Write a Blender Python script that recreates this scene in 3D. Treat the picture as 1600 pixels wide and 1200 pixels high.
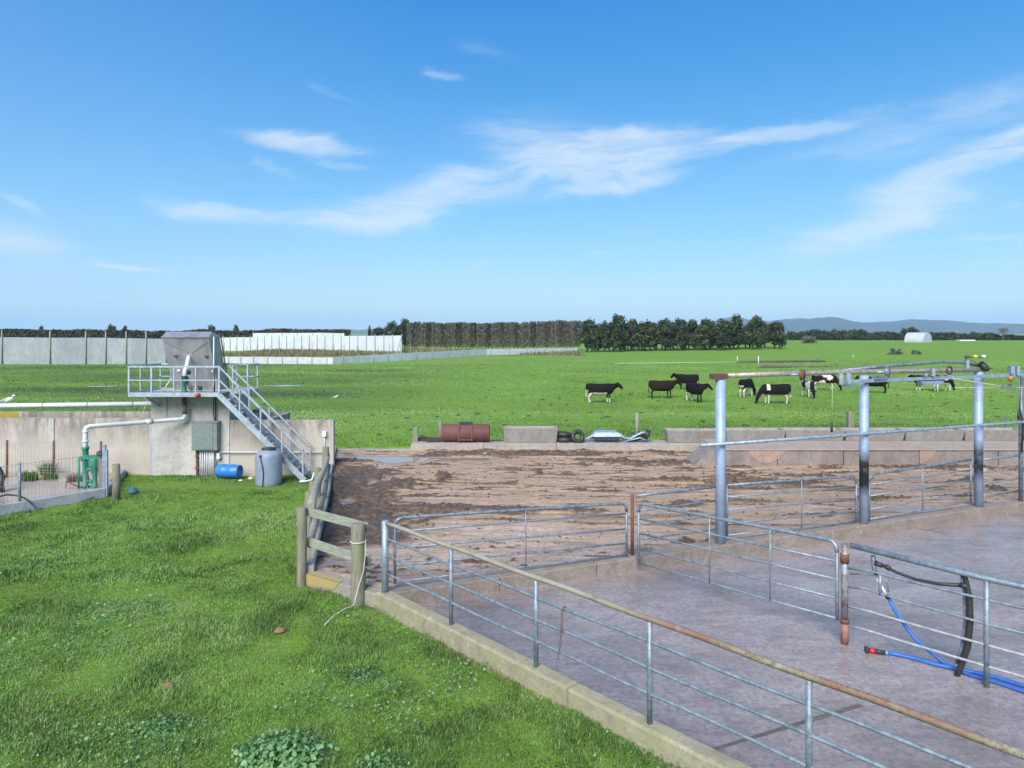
import bpy, math, random
import numpy as np
from mathutils import Vector, Matrix
random.seed(7); rng = np.random.default_rng(7)
R = math.radians
scene = bpy.context.scene
for o in list(bpy.data.objects): bpy.data.objects.remove(o)
COL = scene.collection

# ------------------------------------------------------------------ camera
CH, F, HY = 4.5, 1100.0, 520.0            # eye height, focal length and horizon of a 1600x1200 frame
cam = bpy.data.cameras.new("camera"); camo = bpy.data.objects.new("camera", cam); COL.objects.link(camo)
camo.location = (0, 0, CH); camo.rotation_euler = (R(90), 0, 0)
cam.sensor_width = 36; cam.lens = F/1600*36; cam.shift_y = -80/1600
cam.clip_start = 0.1; cam.clip_end = 30000
scene.camera = camo
scene.render.resolution_x, scene.render.resolution_y = 1024, 768
scene.view_settings.view_transform = 'Standard'; scene.view_settings.look = 'None'
scene.view_settings.exposure = 1.4; scene.view_settings.gamma = 1
scene.render.engine = 'CYCLES'
scene.cycles.volume_bounces = 1
scene.cycles.max_bounces = 6

# ------------------------------------------------------------------ world: sky with cirrus
SUN_EL, SUN_AZ = R(40), R(196)             # sun high, behind and left of the viewer
world = bpy.data.worlds.new("World"); scene.world = world; world.use_nodes = True
nt = world.node_tree; nt.nodes.clear(); N = nt.nodes.new; L = nt.links.new
out = N('ShaderNodeOutputWorld'); bg = N('ShaderNodeBackground'); L(bg.outputs[0], out.inputs[0])
sky = N('ShaderNodeTexSky'); sky.sky_type = 'NISHITA'; sky.sun_disc = False
sky.sun_elevation = SUN_EL; sky.sun_rotation = SUN_AZ
sky.air_density = 1.0; sky.dust_density = 0.7; sky.ozone_density = 2.0; sky.altitude = 10
hs = N('ShaderNodeHueSaturation'); hs.inputs['Saturation'].default_value = 1.25; hs.inputs['Value'].default_value = 1.0
hs.inputs['Hue'].default_value = 0.485
L(sky.outputs[0], hs.inputs['Color'])
bg.inputs[1].default_value = 0.10
tc = N('ShaderNodeTexCoord'); sp = N('ShaderNodeSeparateXYZ'); L(tc.outputs['Generated'], sp.inputs[0])
def wm(op, a, b=None, clamp=False):
    n = N('ShaderNodeMath'); n.operation = op; n.use_clamp = clamp
    for i, v in enumerate((a, b)):
        if v is None: continue
        if isinstance(v, (int, float)): n.inputs[i].default_value = v
        else: L(v, n.inputs[i])
    return n.outputs[0]
az = wm('ARCTAN2', sp.outputs[0], sp.outputs[1]); el = wm('ARCSINE', sp.outputs[2])
cb = N('ShaderNodeCombineXYZ'); L(az, cb.inputs[0]); L(el, cb.inputs[1])
def vecnoise(vec, scale, rot, loc, detail, dist=0.0, rough=0.55, color=False):
    m = N('ShaderNodeMapping'); m.inputs['Scale'].default_value = scale
    m.inputs['Rotation'].default_value = (0, 0, rot); m.inputs['Location'].default_value = loc
    L(vec, m.inputs[0]); t = N('ShaderNodeTexNoise'); t.inputs['Scale'].default_value = 1
    t.inputs['Detail'].default_value = detail; t.inputs['Distortion'].default_value = dist
    t.inputs['Roughness'].default_value = rough
    L(m.outputs[0], t.inputs['Vector']); return t.outputs[1 if color else 0]
# warp the directions a little so that every wisp has a torn outline
wn = vecnoise(cb.outputs[0], (5, 13, 1), R(-6), (3, 1, 0), 6, .6, .6, color=True)
vs = N('ShaderNodeVectorMath'); vs.operation = 'SUBTRACT'; L(wn, vs.inputs[0]); vs.inputs[1].default_value = (.5, .5, .5)
vm = N('ShaderNodeVectorMath'); vm.operation = 'MULTIPLY'; L(vs.outputs[0], vm.inputs[0]); vm.inputs[1].default_value = (.13, .055, 0)
va = N('ShaderNodeVectorMath'); va.operation = 'ADD'; L(cb.outputs[0], va.inputs[0]); L(vm.outputs[0], va.inputs[1])
CL = [(905, 262, 120, 40, -6, .6), (520, 345, 150, 20, -6, .4), (30, 360, 130, 50, 0, .25), (1500, 320, 200, 60, 12, .3), (640, 345, 70, 16, -14, .4), (430, 258, 40, 12, -20, .3), (1050, 205, 130, 16, -8, .5), (690, 275, 90, 20, 12, .45), (880, 245, 200, 66, -3, 1.0), (1130, 228, 300, 17, 6, .8), (600, 325, 150, 50, 8, .95), (345, 328, 140, 20, -3, .9),
      (470, 220, 135, 20, -2, .95), (525, 250, 60, 9, -4, .35), (195, 418, 80, 9, -3, 1.0), (1350, 352, 200, 40, 14, .95),
      (1480, 268, 220, 34, 14, .95), (1570, 228, 110, 20, 14, .8), (30, 385, 120, 36, -2, .75), (28, 318, 55, 11, -20, .6),
      (680, 117, 38, 10, -12, .5), (515, 138, 55, 8, -22, .3), (740, 285, 120, 36, -8, .65), (1560, 372, 110, 8, -3, .5),
      (960, 290, 160, 17, 10, .55), (1460, 195, 340, 50, 8, .5), (990, 360, 45, 9, 3, .3), (770, 418, 32, 6, 2, .35),
      (60, 428, 90, 6, -1, .3), (980, 215, 110, 22, -10, .55), (1600, 318, 30, 6, 5, .3), (940, 398, 16, 6, 0, .3), (760, 80, 55, 14, -8, .22)]
tot = None
for x, y, a, b, rot, s in CL:
    m = N('ShaderNodeMapping'); m.vector_type = 'TEXTURE'
    A = math.atan((x-800)/F); E = math.atan((HY-y)/math.hypot(F, x-800))
    m.inputs['Location'].default_value = (A, E, 0); m.inputs['Rotation'].default_value = (0, 0, R(rot))
    k = math.cos(A)**2
    m.inputs['Scale'].default_value = (a/F*k, b/F*math.cos(A), 1)
    L(va.outputs[0], m.inputs[0])
    ln = N('ShaderNodeVectorMath'); ln.operation = 'LENGTH'; L(m.outputs[0], ln.inputs[0])
    mr = N('ShaderNodeMapRange'); mr.interpolation_type = 'SMOOTHERSTEP'
    L(ln.outputs[1], mr.inputs[0]); mr.inputs[1].default_value = 1.25; mr.inputs[2].default_value = 0.0
    mr.inputs[3].default_value = 0; mr.inputs[4].default_value = s
    tot = mr.outputs[0] if tot is None else wm('ADD', tot, mr.outputs[0])
n1 = vecnoise(va.outputs[0], (5, 30, 1), R(-14), (0, 0, 0), 8, .7, .62)
n2 = vecnoise(va.outputs[0], (9, 70, 1), R(-9), (5, 2, 0), 6, 1.0, .65)
fib = wm('ADD', wm('MULTIPLY', n1, 1.7), wm('MULTIPLY', n2, 1.1))
fib = wm('SUBTRACT', fib, 1.02)
tot = wm('MINIMUM', tot, 1.0); thick = wm('MULTIPLY', tot, .20); cl = wm('MULTIPLY', tot, wm('ADD', fib, thick)); cl = wm('MAXIMUM', cl, 0); cl = wm('SUBTRACT', 1, wm('EXPONENT', wm('MULTIPLY', cl, -1.75)))
cl = wm('MULTIPLY', wm('POWER', cl, 1.3), .98)
# faint veil over the lower sky
mx = N('ShaderNodeMixRGB'); mx.inputs[2].default_value = (3.2, 3.5, 3.85, 1)
gr = N('ShaderNodeValToRGB'); L(wm('DIVIDE', el, R(60)), gr.inputs[0]); SKS = 10/2.64
stops = [(-1, (.55, .78, 1.0)), (0, (.53, .78, 1.0)), (2.5, (.46, .72, .98)), (6, (.30, .61, .94)), (10, (.19, .51, .90)), (14, (.115, .405, .84)), (19, (.055, .31, .77)), (25, (.022, .235, .70)), (40, (.03, .18, .55)), (60, (.03, .13, .42))]
ge = gr.color_ramp.elements
while len(ge) < len(stops): ge.new(.5)
for i_, (d_, c_) in enumerate(stops): ge[i_].position = max(0, d_/60+.001*i_); ge[i_].color = (*c_, 1)
vs2 = N('ShaderNodeVectorMath'); vs2.operation = 'SCALE'; L(gr.outputs[0], vs2.inputs[0]); vs2.inputs['Scale'].default_value = SKS
# sideways: paler towards the sun's side on the left
gm_ = N('ShaderNodeMixRGB'); gm_.inputs[0].default_value = .85; L(hs.outputs[0], gm_.inputs[1]); L(vs2.outputs[0], gm_.inputs[2])
lf = N('ShaderNodeMapRange'); L(az, lf.inputs[0]); lf.inputs[1].default_value = -.15; lf.inputs[2].default_value = -1.1; lf.inputs[3].default_value = 0; lf.inputs[4].default_value = .3
gl_ = N('ShaderNodeMixRGB'); L(lf.outputs[0], gl_.inputs[0]); L(gm_.outputs[0], gl_.inputs[1]); gl_.inputs[2].default_value = (.33*SKS, .56*SKS, .93*SKS, 1)
L(cl, mx.inputs[0]); L(gl_.outputs[0], mx.inputs[1]); L(mx.outputs[0], bg.inputs[0])

# ------------------------------------------------------------------ sun (soft: thin high cloud, shadows barely show)
sun = bpy.data.lights.new("sun", 'SUN'); so = bpy.data.objects.new("sun", sun); COL.objects.link(so)
sun.energy = 2.3; sun.angle = R(40); sun.color = (1, .96, .9)
sd = Vector((math.sin(SUN_AZ)*math.cos(SUN_EL), math.cos(SUN_AZ)*math.cos(SUN_EL), math.sin(SUN_EL)))
so.rotation_euler = sd.to_track_quat('Z', 'Y').to_euler(); so.location = (0, 0, 60)

# ------------------------------------------------------------------ helpers
def px(x, y, z=0.0):                       # photo pixel at a known height -> place
    Y = F*(CH-z)/(y-HY); return Vector(((x-800)/F*Y, Y, z))
def pd(x, y, Y):                           # photo pixel at a known distance -> place
    return Vector(((x-800)/F*Y, Y, CH-(y-HY)*Y/F))
def tag(o, label=None, cat=None, group=None, kind=None):
    if label: o['label'] = label
    if cat: o['category'] = cat
    if group: o['group'] = group
    if kind: o['kind'] = kind
    return o
def thing(name, loc, label, cat, group=None, rz=0):
    o = bpy.data.objects.new(name, None); COL.objects.link(o); o.location = loc; o.rotation_euler[2] = rz
    o.empty_display_size = .3
    return tag(o, label, cat, group)
def root_loc(o):
    v = Vector((0, 0, 0))
    while o is not None: v += o.location; o = o.parent
    return v
def copy_tree(o, parent=None):
    c = o.copy(); COL.objects.link(c); c.parent = parent
    for ch in list(o.children): copy_tree(ch, c)
    return c
def fast_mesh(name, V, Fc, mat=None, parent=None, smooth=False, attrs=None, origin=(0, 0, 0)):
    V = np.asarray(V, dtype=np.float32).reshape(-1, 3) - np.asarray(origin, dtype=np.float32)
    Fc = np.asarray(Fc, dtype=np.int32); nf, k = Fc.shape
    me = bpy.data.meshes.new(name)
    me.vertices.add(len(V)); me.vertices.foreach_set('co', V.ravel())
    me.loops.add(nf*k); me.loops.foreach_set('vertex_index', Fc.ravel())
    me.polygons.add(nf); me.polygons.foreach_set('loop_start', np.arange(0, nf*k, k, dtype=np.int32))
    me.polygons.foreach_set('loop_total', np.full(nf, k, dtype=np.int32))
    if smooth: me.polygons.foreach_set('use_smooth', np.ones(nf, dtype=bool))
    me.update(calc_edges=True)
    for an, av in (attrs or {}).items():
        at = me.attributes.new(an, 'FLOAT', 'POINT'); at.data.foreach_set('value', np.asarray(av, dtype=np.float32).ravel())
    if mat: me.materials.append(mat)
    o = bpy.data.objects.new(name, me); COL.objects.link(o); o.parent = parent; o.location = origin
    return o
class MB:
    def __init__(s): s.v = []; s.f = []; s.sm = []
    def face(s, pts, sm=False):
        b = len(s.v); s.v += [tuple(p) for p in pts]; s.f.append(list(range(b, b+len(pts)))); s.sm.append(sm)
    def hexa(s, p):                         # 8 corners: bottom 0-3 ccw, top 4-7
        b = len(s.v); s.v += [tuple(q) for q in p]
        for f in ((3, 2, 1, 0), (4, 5, 6, 7), (0, 1, 5, 4), (1, 2, 6, 5), (2, 3, 7, 6), (3, 0, 4, 7)):
            s.f.append([b+i for i in f]); s.sm.append(False)
        return s
    def box(s, x0, x1, y0, y1, z0, z1):
        return s.hexa([(x0, y0, z0), (x1, y0, z0), (x1, y1, z0), (x0, y1, z0), (x0, y0, z1), (x1, y0, z1), (x1, y1, z1), (x0, y1, z1)])
    def bar(s, a, b, w, h, up=(0, 0, 1)):   # rectangular bar from a to b
        a, b = Vector(a), Vector(b); d = (b-a).normalized(); up = Vector(up)
        sd = d.cross(up); sd = sd.normalized() if sd.length > 1e-4 else Vector((1, 0, 0)); u = sd.cross(d).normalized()
        c = []
        for p in (a, b):
            c.append([p+sd*w/2*i+u*h/2*j for i, j in ((-1, -1), (1, -1), (1, 1), (-1, 1))])
        return s.hexa(c[0]+c[1])
    def tube(s, pts, r, n=8, caps=True, taper=None):
        pts = [Vector(p) for p in pts]; rs = r if isinstance(r, (list, tuple)) else [r]*len(pts)
        b0 = len(s.v); up = Vector((0, 0, 1)); prev = None
        for i, p in enumerate(pts):
            if i == 0: d = pts[1]-p
            elif i == len(pts)-1: d = p-pts[i-1]
            else: d = (pts[i+1]-p).normalized()+(p-pts[i-1]).normalized()
            d.normalize()
            if prev is None:
                x = d.cross(up)
                if x.length < 1e-3: x = d.cross(Vector((1, 0, 0)))
            else: x = prev-d*prev.dot(d)
            x.normalize(); prev = x; y = d.cross(x)
            for k in range(n):
                a = 2*math.pi*k/n; s.v.append(tuple(p+x*math.cos(a)*rs[i]+y*math.sin(a)*rs[i]))
        for i in range(len(pts)-1):
            for k in range(n):
                k2 = (k+1) % n; s.f.append([b0+i*n+k, b0+i*n+k2, b0+(i+1)*n+k2, b0+(i+1)*n+k]); s.sm.append(True)
        if caps:
            s.f.append([b0+k for k in range(n)][::-1]); s.sm.append(False)
            e = b0+(len(pts)-1)*n; s.f.append([e+k for k in range(n)]); s.sm.append(False)
        return s
    def cyl(s, p, r, h, n=16, r2=None):
        p = Vector(p); return s.tube([p, p+Vector((0, 0, h))], [r, r if r2 is None else r2], n)
    def lathe(s, prof, c, n=24, axis=(0, 0, 1)):
        q = Vector((0, 0, 1)).rotation_difference(Vector(axis)).to_matrix(); b0 = len(s.v); c = Vector(c)
        for r, h in prof:
            for k in range(n):
                a = 2*math.pi*k/n; s.v.append(tuple(c+q@Vector((r*math.cos(a), r*math.sin(a), h))))
        for i in range(len(prof)-1):
            for k in range(n):
                k2 = (k+1) % n; s.f.append([b0+i*n+k, b0+i*n+k2, b0+(i+1)*n+k2, b0+(i+1)*n+k]); s.sm.append(True)
        return s
    def prism(s, poly, y0, y1):             # xz outline extruded along y
        n = len(poly); b = len(s.v)
        s.v += [(x, y0, z) for x, z in poly]+[(x, y1, z) for x, z in poly]
        s.f.append([b+i for i in range(n)]); s.sm.append(False)
        s.f.append([b+n+i for i in range(n)][::-1]); s.sm.append(False)
        for i in range(n):
            j = (i+1) % n; s.f.append([b+j, b+i, b+n+i, b+n+j]); s.sm.append(False)
        return s
    def torus(s, c, R0, r, axis=(0, 0, 1), n=24, m=10):
        q = Vector((0, 0, 1)).rotation_difference(Vector(axis)).to_matrix(); c = Vector(c); b = len(s.v)
        for i in range(n):
            a = 2*math.pi*i/n
            for j in range(m):
                t = 2*math.pi*j/m; rr = R0+r*math.cos(t)
                s.v.append(tuple(c+q@Vector((rr*math.cos(a), rr*math.sin(a), r*math.sin(t)))))
        for i in range(n):
            for j in range(m):
                s.f.append([b+i*m+j, b+((i+1) % n)*m+j, b+((i+1) % n)*m+(j+1) % m, b+i*m+(j+1) % m]); s.sm.append(True)
        return s
    def build(s, name, mat, parent=None, origin=None, bevel=0):
        if parent is not None: off = root_loc(parent); loc = Vector((0, 0, 0))
        else:
            off = Vector(origin) if origin is not None else Vector((0, 0, 0)); loc = off.copy()
        me = bpy.data.meshes.new(name)
        me.from_pydata([tuple(Vector(v)-off) for v in s.v], [], s.f)
        me.polygons.foreach_set('use_smooth', s.sm); me.materials.append(mat); me.update()
        o = bpy.data.objects.new(name, me); COL.objects.link(o); o.parent = parent; o.location = loc
        if bevel:
            b = o.modifiers.new('bevel', 'BEVEL'); b.width = bevel; b.segments = 2; b.limit_method = 'ANGLE'
        return o
# ---- value noise on arrays
_tab = rng.random((256, 256)).astype(np.float32)
def vnoise(x, y):
    xi = np.floor(x).astype(int); yi = np.floor(y).astype(int); fx = x-xi; fy = y-yi
    fx = fx*fx*(3-2*fx); fy = fy*fy*(3-2*fy); t = lambda a, b: _tab[a % 256, b % 256]
    return (t(xi, yi)*(1-fx)+t(xi+1, yi)*fx)*(1-fy)+(t(xi, yi+1)*(1-fx)+t(xi+1, yi+1)*fx)*fy
def fbm(x, y, o=4):
    s = 0; a = 1; t = 0
    for i in range(o): s = s+a*vnoise(x*2**i+17*i, y*2**i+31*i); t += a; a *= .5
    return s/t
def sst(a, b, x):
    t = np.clip((x-a)/(b-a), 0, 1); return t*t*(3-2*t)
def inpoly(x, y, P):
    c = np.zeros(np.shape(x), bool); n = len(P)
    for i in range(n):
        x1, y1 = P[i]; x2, y2 = P[(i+1) % n]
        if y1 == y2: continue
        c ^= ((y1 > y) != (y2 > y)) & (x < (x2-x1)*(y-y1)/(y2-y1)+x1)
    return c

# ------------------------------------------------------------------ materials
class MN:
    def __init__(s, name, rough=.7, metal=0, spec=None):
        s.m = bpy.data.materials.new(name); s.m.use_nodes = True; s.t = s.m.node_tree
        s.b = s.t.nodes['Principled BSDF']; s.b.inputs['Roughness'].default_value = rough; s.b.inputs['Metallic'].default_value = metal
        if spec is not None: s.b.inputs['Specular IOR Level'].default_value = spec
        s.tc = s.t.nodes.new('ShaderNodeTexCoord')
    def n(s, t): return s.t.nodes.new(t)
    def l(s, a, b): s.t.links.new(a, b)
    def noise(s, scale, detail=5, rough=.6, coord='Object', stretch=None, dist=0, rot=0):
        t = s.n('ShaderNodeTexNoise'); t.inputs['Scale'].default_value = scale; t.inputs['Detail'].default_value = detail
        t.inputs['Roughness'].default_value = rough; t.inputs['Distortion'].default_value = dist
        c = s.tc.outputs[coord]
        if coord == 'World':
            pass
        if stretch or rot:
            m = s.n('ShaderNodeMapping'); m.inputs['Scale'].default_value = stretch or (1, 1, 1); m.inputs['Rotation'].default_value = (0, 0, rot)
            s.l(c, m.inputs[0]); c = m.outputs[0]
        s.l(c, t.inputs['Vector']); return t.outputs[0]
    def ramp(s, fac, stops):
        r = s.n('ShaderNodeValToRGB'); e = r.color_ramp.elements
        while len(e) < len(stops): e.new(.5)
        for i, (p, c) in enumerate(stops):
            e[i].position = p; e[i].color = (c, c, c, 1) if isinstance(c, (int, float)) else (*c, 1)
        s.l(fac, r.inputs[0]); return r.outputs[0]
    def mix(s, fac, a, b, mode='MIX'):
        m = s.n('ShaderNodeMixRGB'); m.blend_type = mode
        for i, v in enumerate((fac, a, b)):
            if isinstance(v, (int, float)): m.inputs[i].default_value = v if i == 0 else (v, v, v, 1)
            elif isinstance(v, tuple): m.inputs[i].default_value = (*v, 1)
            else: s.l(v, m.inputs[i])
        return m.outputs[0]
    def math(s, op, a, b=None, clamp=False):
        m = s.n('ShaderNodeMath'); m.operation = op; m.use_clamp = clamp
        for i, v in enumerate((a, b)):
            if v is None: continue
            if isinstance(v, (int, float)): m.inputs[i].default_value = v
            else: s.l(v, m.inputs[i])
        return m.outputs[0]
    def attr(s, name):
        a = s.n('ShaderNodeAttribute'); a.attribute_name = name; return a.outputs['Fac']
    def z(s):
        q = s.n('ShaderNodeSeparateXYZ'); s.l(s.tc.outputs['Object'], q.inputs[0]); return q.outputs[2]
    def bump(s, h, strength=.3, dist=.02):
        b = s.n('ShaderNodeBump'); b.inputs['Strength'].default_value = strength; b.inputs['Distance'].default_value = dist
        s.l(h, b.inputs['Height']); s.l(b.outputs[0], s.b.inputs['Normal'])
    def col(s, c):
        if isinstance(c, tuple): s.b.inputs['Base Color'].default_value = (*c, 1)
        else: s.l(c, s.b.inputs['Base Color'])
        return s
    def rough(s, r): s.l(r, s.b.inputs['Roughness'])
def simple(name, c1, c2=None, rough=.6, metal=0, scale=6, bump=.15, bscale=40, stretch=None, lo=.35, hi=.65):
    m = MN(name, rough, metal); c2 = c2 or tuple(v*.75 for v in c1)
    m.col(m.ramp(m.noise(scale, 6, stretch=stretch), [(lo, c1), (hi, c2)]))
    if bump: m.bump(m.noise(bscale, 4, stretch=stretch), bump, .01)
    return m.m
def galv(name, c, c2, rust=None, rlo=.6, rhi=.72, scale=5, rough=.5, metal=.35):
    m = MN(name, rough, metal)
    base = m.ramp(m.noise(11, 8, .8), [(.38, tuple(min(1, v*1.12) for v in c)), (.62, tuple(v*.8 for v in c2))])
    if rust: base = m.mix(m.ramp(m.noise(scale, 5, dist=.5), [(rlo, 0), (rhi, 1)]), base, m.ramp(m.noise(40), [(.3, rust), (.7, tuple(v*.6 for v in rust))]))
    m.col(base); m.bump(m.noise(90, 3), .12, .004); return m.m
GALV = galv('galvanised_pipe', (.27, .33, .38), (.17, .21, .25), (.13, .11, .10), .66, .85, 9)
GALVD = galv('weathered_galvanised', (.25, .30, .35), (.13, .15, .18), (.12, .06, .04), .6, .72, 7)
GALVB = galv('bright_galvanised', (.34, .41, .49), (.24, .30, .38), (.2, .2, .2), .72, .9, 9)
STAIR = galv('galvanised_walkway', (.42, .48, .55), (.32, .37, .43))
RUST = simple('rusty_steel', (.20, .085, .05), (.10, .05, .04), .8, 0, 22, .3)
RUSTRED = simple('red_oxide_steel', (.17, .065, .055), (.09, .045, .04), .75, 0, 5, .25, stretch=(1, 1, 3))
DARKM = simple('dark_steel', (.05, .05, .055), (.03, .028, .028), .55, .2, 20, .2)
BLACKP = simple('black_rubber', (.022, .022, .024), (.035, .034, .033), .5, 0, 20, .2)
WHITEP = simple('white_plastic_pipe', (.66, .68, .71), (.55, .57, .60), .4, 0, 5, .05)
BLUEP = simple('blue_plastic', (.03, .20, .62), (.025, .16, .5), .4, 0, 5, .05)
BLUEH = simple('blue_hose_rubber', (.035, .16, .56), (.03, .11, .40), .42, 0, 9, .1)
REDP = simple('red_plastic', (.55, .03, .03), (.45, .02, .03), .4, 0, 6, .05)
GREENP = simple('green_painted_iron', (.02, .24, .15), (.02, .15, .10), .5, 0, 14, .1)
TANKG = simple('grey_blue_polythene', (.24, .29, .38), (.19, .23, .31), .5, 0, 4, .05)
WHITE = simple('white_matt', (.75, .76, .76), (.65, .66, .67), .6, 0, 10, 0)
YELLOW = simple('yellow_plastic', (.6, .5, .08), None, .5, 0, 10, 0)
ORANGE = simple('orange_plastic', (.55, .22, .05), None, .5, 0, 10, 0)
NYLON = simple('pale_rope', (.55, .56, .5), (.45, .45, .4), .7, 0, 30, 0)
GREENR = simple('green_cord', (.25, .45, .12), None, .7, 0, 30, 0)
def toprail():
    m = MN('rusting_top_rail', .6, .1)
    a = m.ramp(m.noise(1.1, 4, dist=.3), [(.40, (.30, .29, .24)), (.5, (.26, .22, .15)), (.58, (.24, .16, .11)), (.66, (.27, .12, .07)), (.74, (.34, .40, .45))])
    q_ = m.n('ShaderNodeSeparateXYZ'); m.l(m.tc.outputs['Object'], q_.inputs[0]); far_ = m.ramp(m.math('DIVIDE', m.math('ADD', q_.outputs[0], m.noise(1.5, 3)), 8), [(.42, 1), (.56, 0)])
    a = m.mix(m.ramp(m.noise(30, 5), [(.45, 0), (.65, 1)]), a, (.17, .10, .07))
    pale = m.ramp(m.noise(2.5, 6, .7), [(.38, (.30, .33, .33)), (.5, (.33, .29, .21)), (.6, (.27, .25, .19)), (.66, (.28, .13, .07)), (.70, (.30, .29, .25))])
    a = m.mix(far_, a, pale); m.col(a); m.bump(m.noise(120, 3), .3, .003); return m.m
TOPR = toprail()
def tallpost():
    m = MN('pale_blue_galvanised_post', .5, .15)
    base = m.ramp(m.noise(6, 5), [(.3, (.34, .43, .56)), (.7, (.24, .32, .43))])
    z = m.z()
    st = m.math('MULTIPLY', m.ramp(z, [(0.24, 0), (.30, 1), (.46, 1), (.58, 0)]), 1.0)
    zz = m.math('DIVIDE', z, 3.4)
    r = m.n('ShaderNodeValToRGB'); e = r.color_ramp.elements; e.new(.5); e.new(.6)
    for i, (p, c) in enumerate([(.18, 0), (.25, 1), (.38, 1), (.50, 0)]): e[i].position = p; e[i].color = (c, c, c, 1)
    m.l(zz, r.inputs[0]); at = m.n('ShaderNodeAttribute'); at.attribute_type = 'OBJECT'; at.attribute_name = 'soot'
    f = m.math('MULTIPLY', r.outputs[0], at.outputs['Fac'])
    f = m.math('MULTIPLY', f, m.ramp(m.noise(3.5, 5), [(.3, .55), (.62, 1.25)]), True)
    c = m.mix(f, base, (.018, .018, .02))
    c = m.mix(m.ramp(m.noise(30, 5), [(.62, 0), (.72, .6)]), c, (.16, .13, .12))
    m.col(c); m.bump(m.noise(60, 3), .1, .004); return m.m
TALL = tallpost()
def timber(name, c1, c2, c3):
    m = MN(name, .85)
    a = m.ramp(m.noise(9, 7, stretch=(3, 3, .35)), [(.3, c1), (.55, c2), (.75, c3)])
    a = m.mix(m.ramp(m.noise(3, 4), [(.45, 0), (.7, .7)]), a, (.20, .23, .13)); m.col(a)
    m.bump(m.noise(22, 6, stretch=(3, 3, .25)), .5, .012); return m.m
WOOD = timber('weathered_timber', (.28, .265, .21), (.20, .18, .135), (.10, .085, .065))
WOODP = timber('pale_timber_rail', (.38, .365, .31), (.28, .255, .20), (.15, .13, .10))
WOODB = simple('grey_green_board', (.32, .34, .27), (.21, .22, .17), .85, 0, 6, .4, 30, (1, 1, 6))
def concrete(name, c1, c2, lichen=0, lc=(.30, .29, .10), streak=0, rough=.85, moss=0):
    m = MN(name, rough)
    a = m.ramp(m.noise(2.2, 7, .65), [(.3, c1), (.7, c2)])
    a = m.mix(m.ramp(m.noise(26, 7, .8), [(.42, .0), (.64, .65)]), a, tuple(v*.5 for v in c2)); a = m.mix(m.ramp(m.noise(5, 7, .75, dist=.6), [(.47, 0), (.62, .55)]), a, tuple(v*.6 for v in c2)); a = m.mix(m.ramp(m.noise(7, 6, .7), [(.60, 0), (.7, .5)]), a, tuple(min(.6, v*1.5) for v in c1))
    if lichen: a = m.mix(m.math('MULTIPLY', m.ramp(m.noise(3.2, 10, .82), [(.42, 0), (.60, 1)]), lichen), a, lc)
    if streak:
        f = m.ramp(m.noise(2.0, 6, .6, stretch=(1, 1, .16)), [(.45, 0), (.75, streak)])
        a = m.mix(f, a, (.10, .095, .085))
    m.col(a); m.bump(m.noise(45, 6, .7), .35, .01); return m.m
KERBL = concrete('lichen_kerb_concrete', (.40, .37, .28), (.29, .25, .19), .55, (.34, .33, .13))
KERBF = concrete('stained_kerb_concrete', (.34, .29, .26), (.24, .19, .165), .25, (.20, .18, .10))
CONC = concrete('aged_concrete', (.42, .40, .38), (.33, .31, .29), 0, streak=.3)
TROUGH = concrete('trough_concrete', (.36, .34, .33), (.27, .25, .245), .3, (.30, .28, .18))
PLASTER = concrete('render_patch', (.42, .30, .245), (.36, .25, .20))
SLABC = concrete('dirty_slab', (.40, .35, .31), (.30, .26, .23), rough=.45)
def wallmat():
    m = MN('tank_wall_concrete', .85)
    a = m.ramp(m.noise(.9, 6), [(.3, (.50, .45, .37)), (.7, (.38, .345, .30))])
    z = m.z(); g = m.ramp(m.math('DIVIDE', z, 1.8), [(.45, .05), (.9, 1)])
    f = m.math('MULTIPLY', g, m.ramp(m.noise(1.8, 9, .75, stretch=(1.2, 1, .3)), [(.40, 0), (.58, .95)]))
    a = m.mix(f, a, (.15, .14, .13))
    a = m.mix(m.ramp(m.noise(18, 5), [(.4, 0), (.8, .3)]), a, (.30, .29, .27)); m.col(a); m.bump(m.noise(30, 6), .2, .008); return m.m
WALLM = wallmat()
TOWERM = concrete('tower_concrete', (.60, .57, .52), (.50, .48, .45), streak=.2)
STEELS = simple('dull_stainless_sheet', (.44, .44, .45), (.28, .285, .30), .42, .4, 3, .1, 30, (1, 1, .4))
BOXM = simple('grey_green_cabinet_paint', (.24, .28, .27), (.18, .215, .21), .45, .3, 9, .05)
YPAINT = simple('faded_yellow_paint', (.40, .30, .07), (.30, .26, .16), .8, 0, 14, .2)

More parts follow.
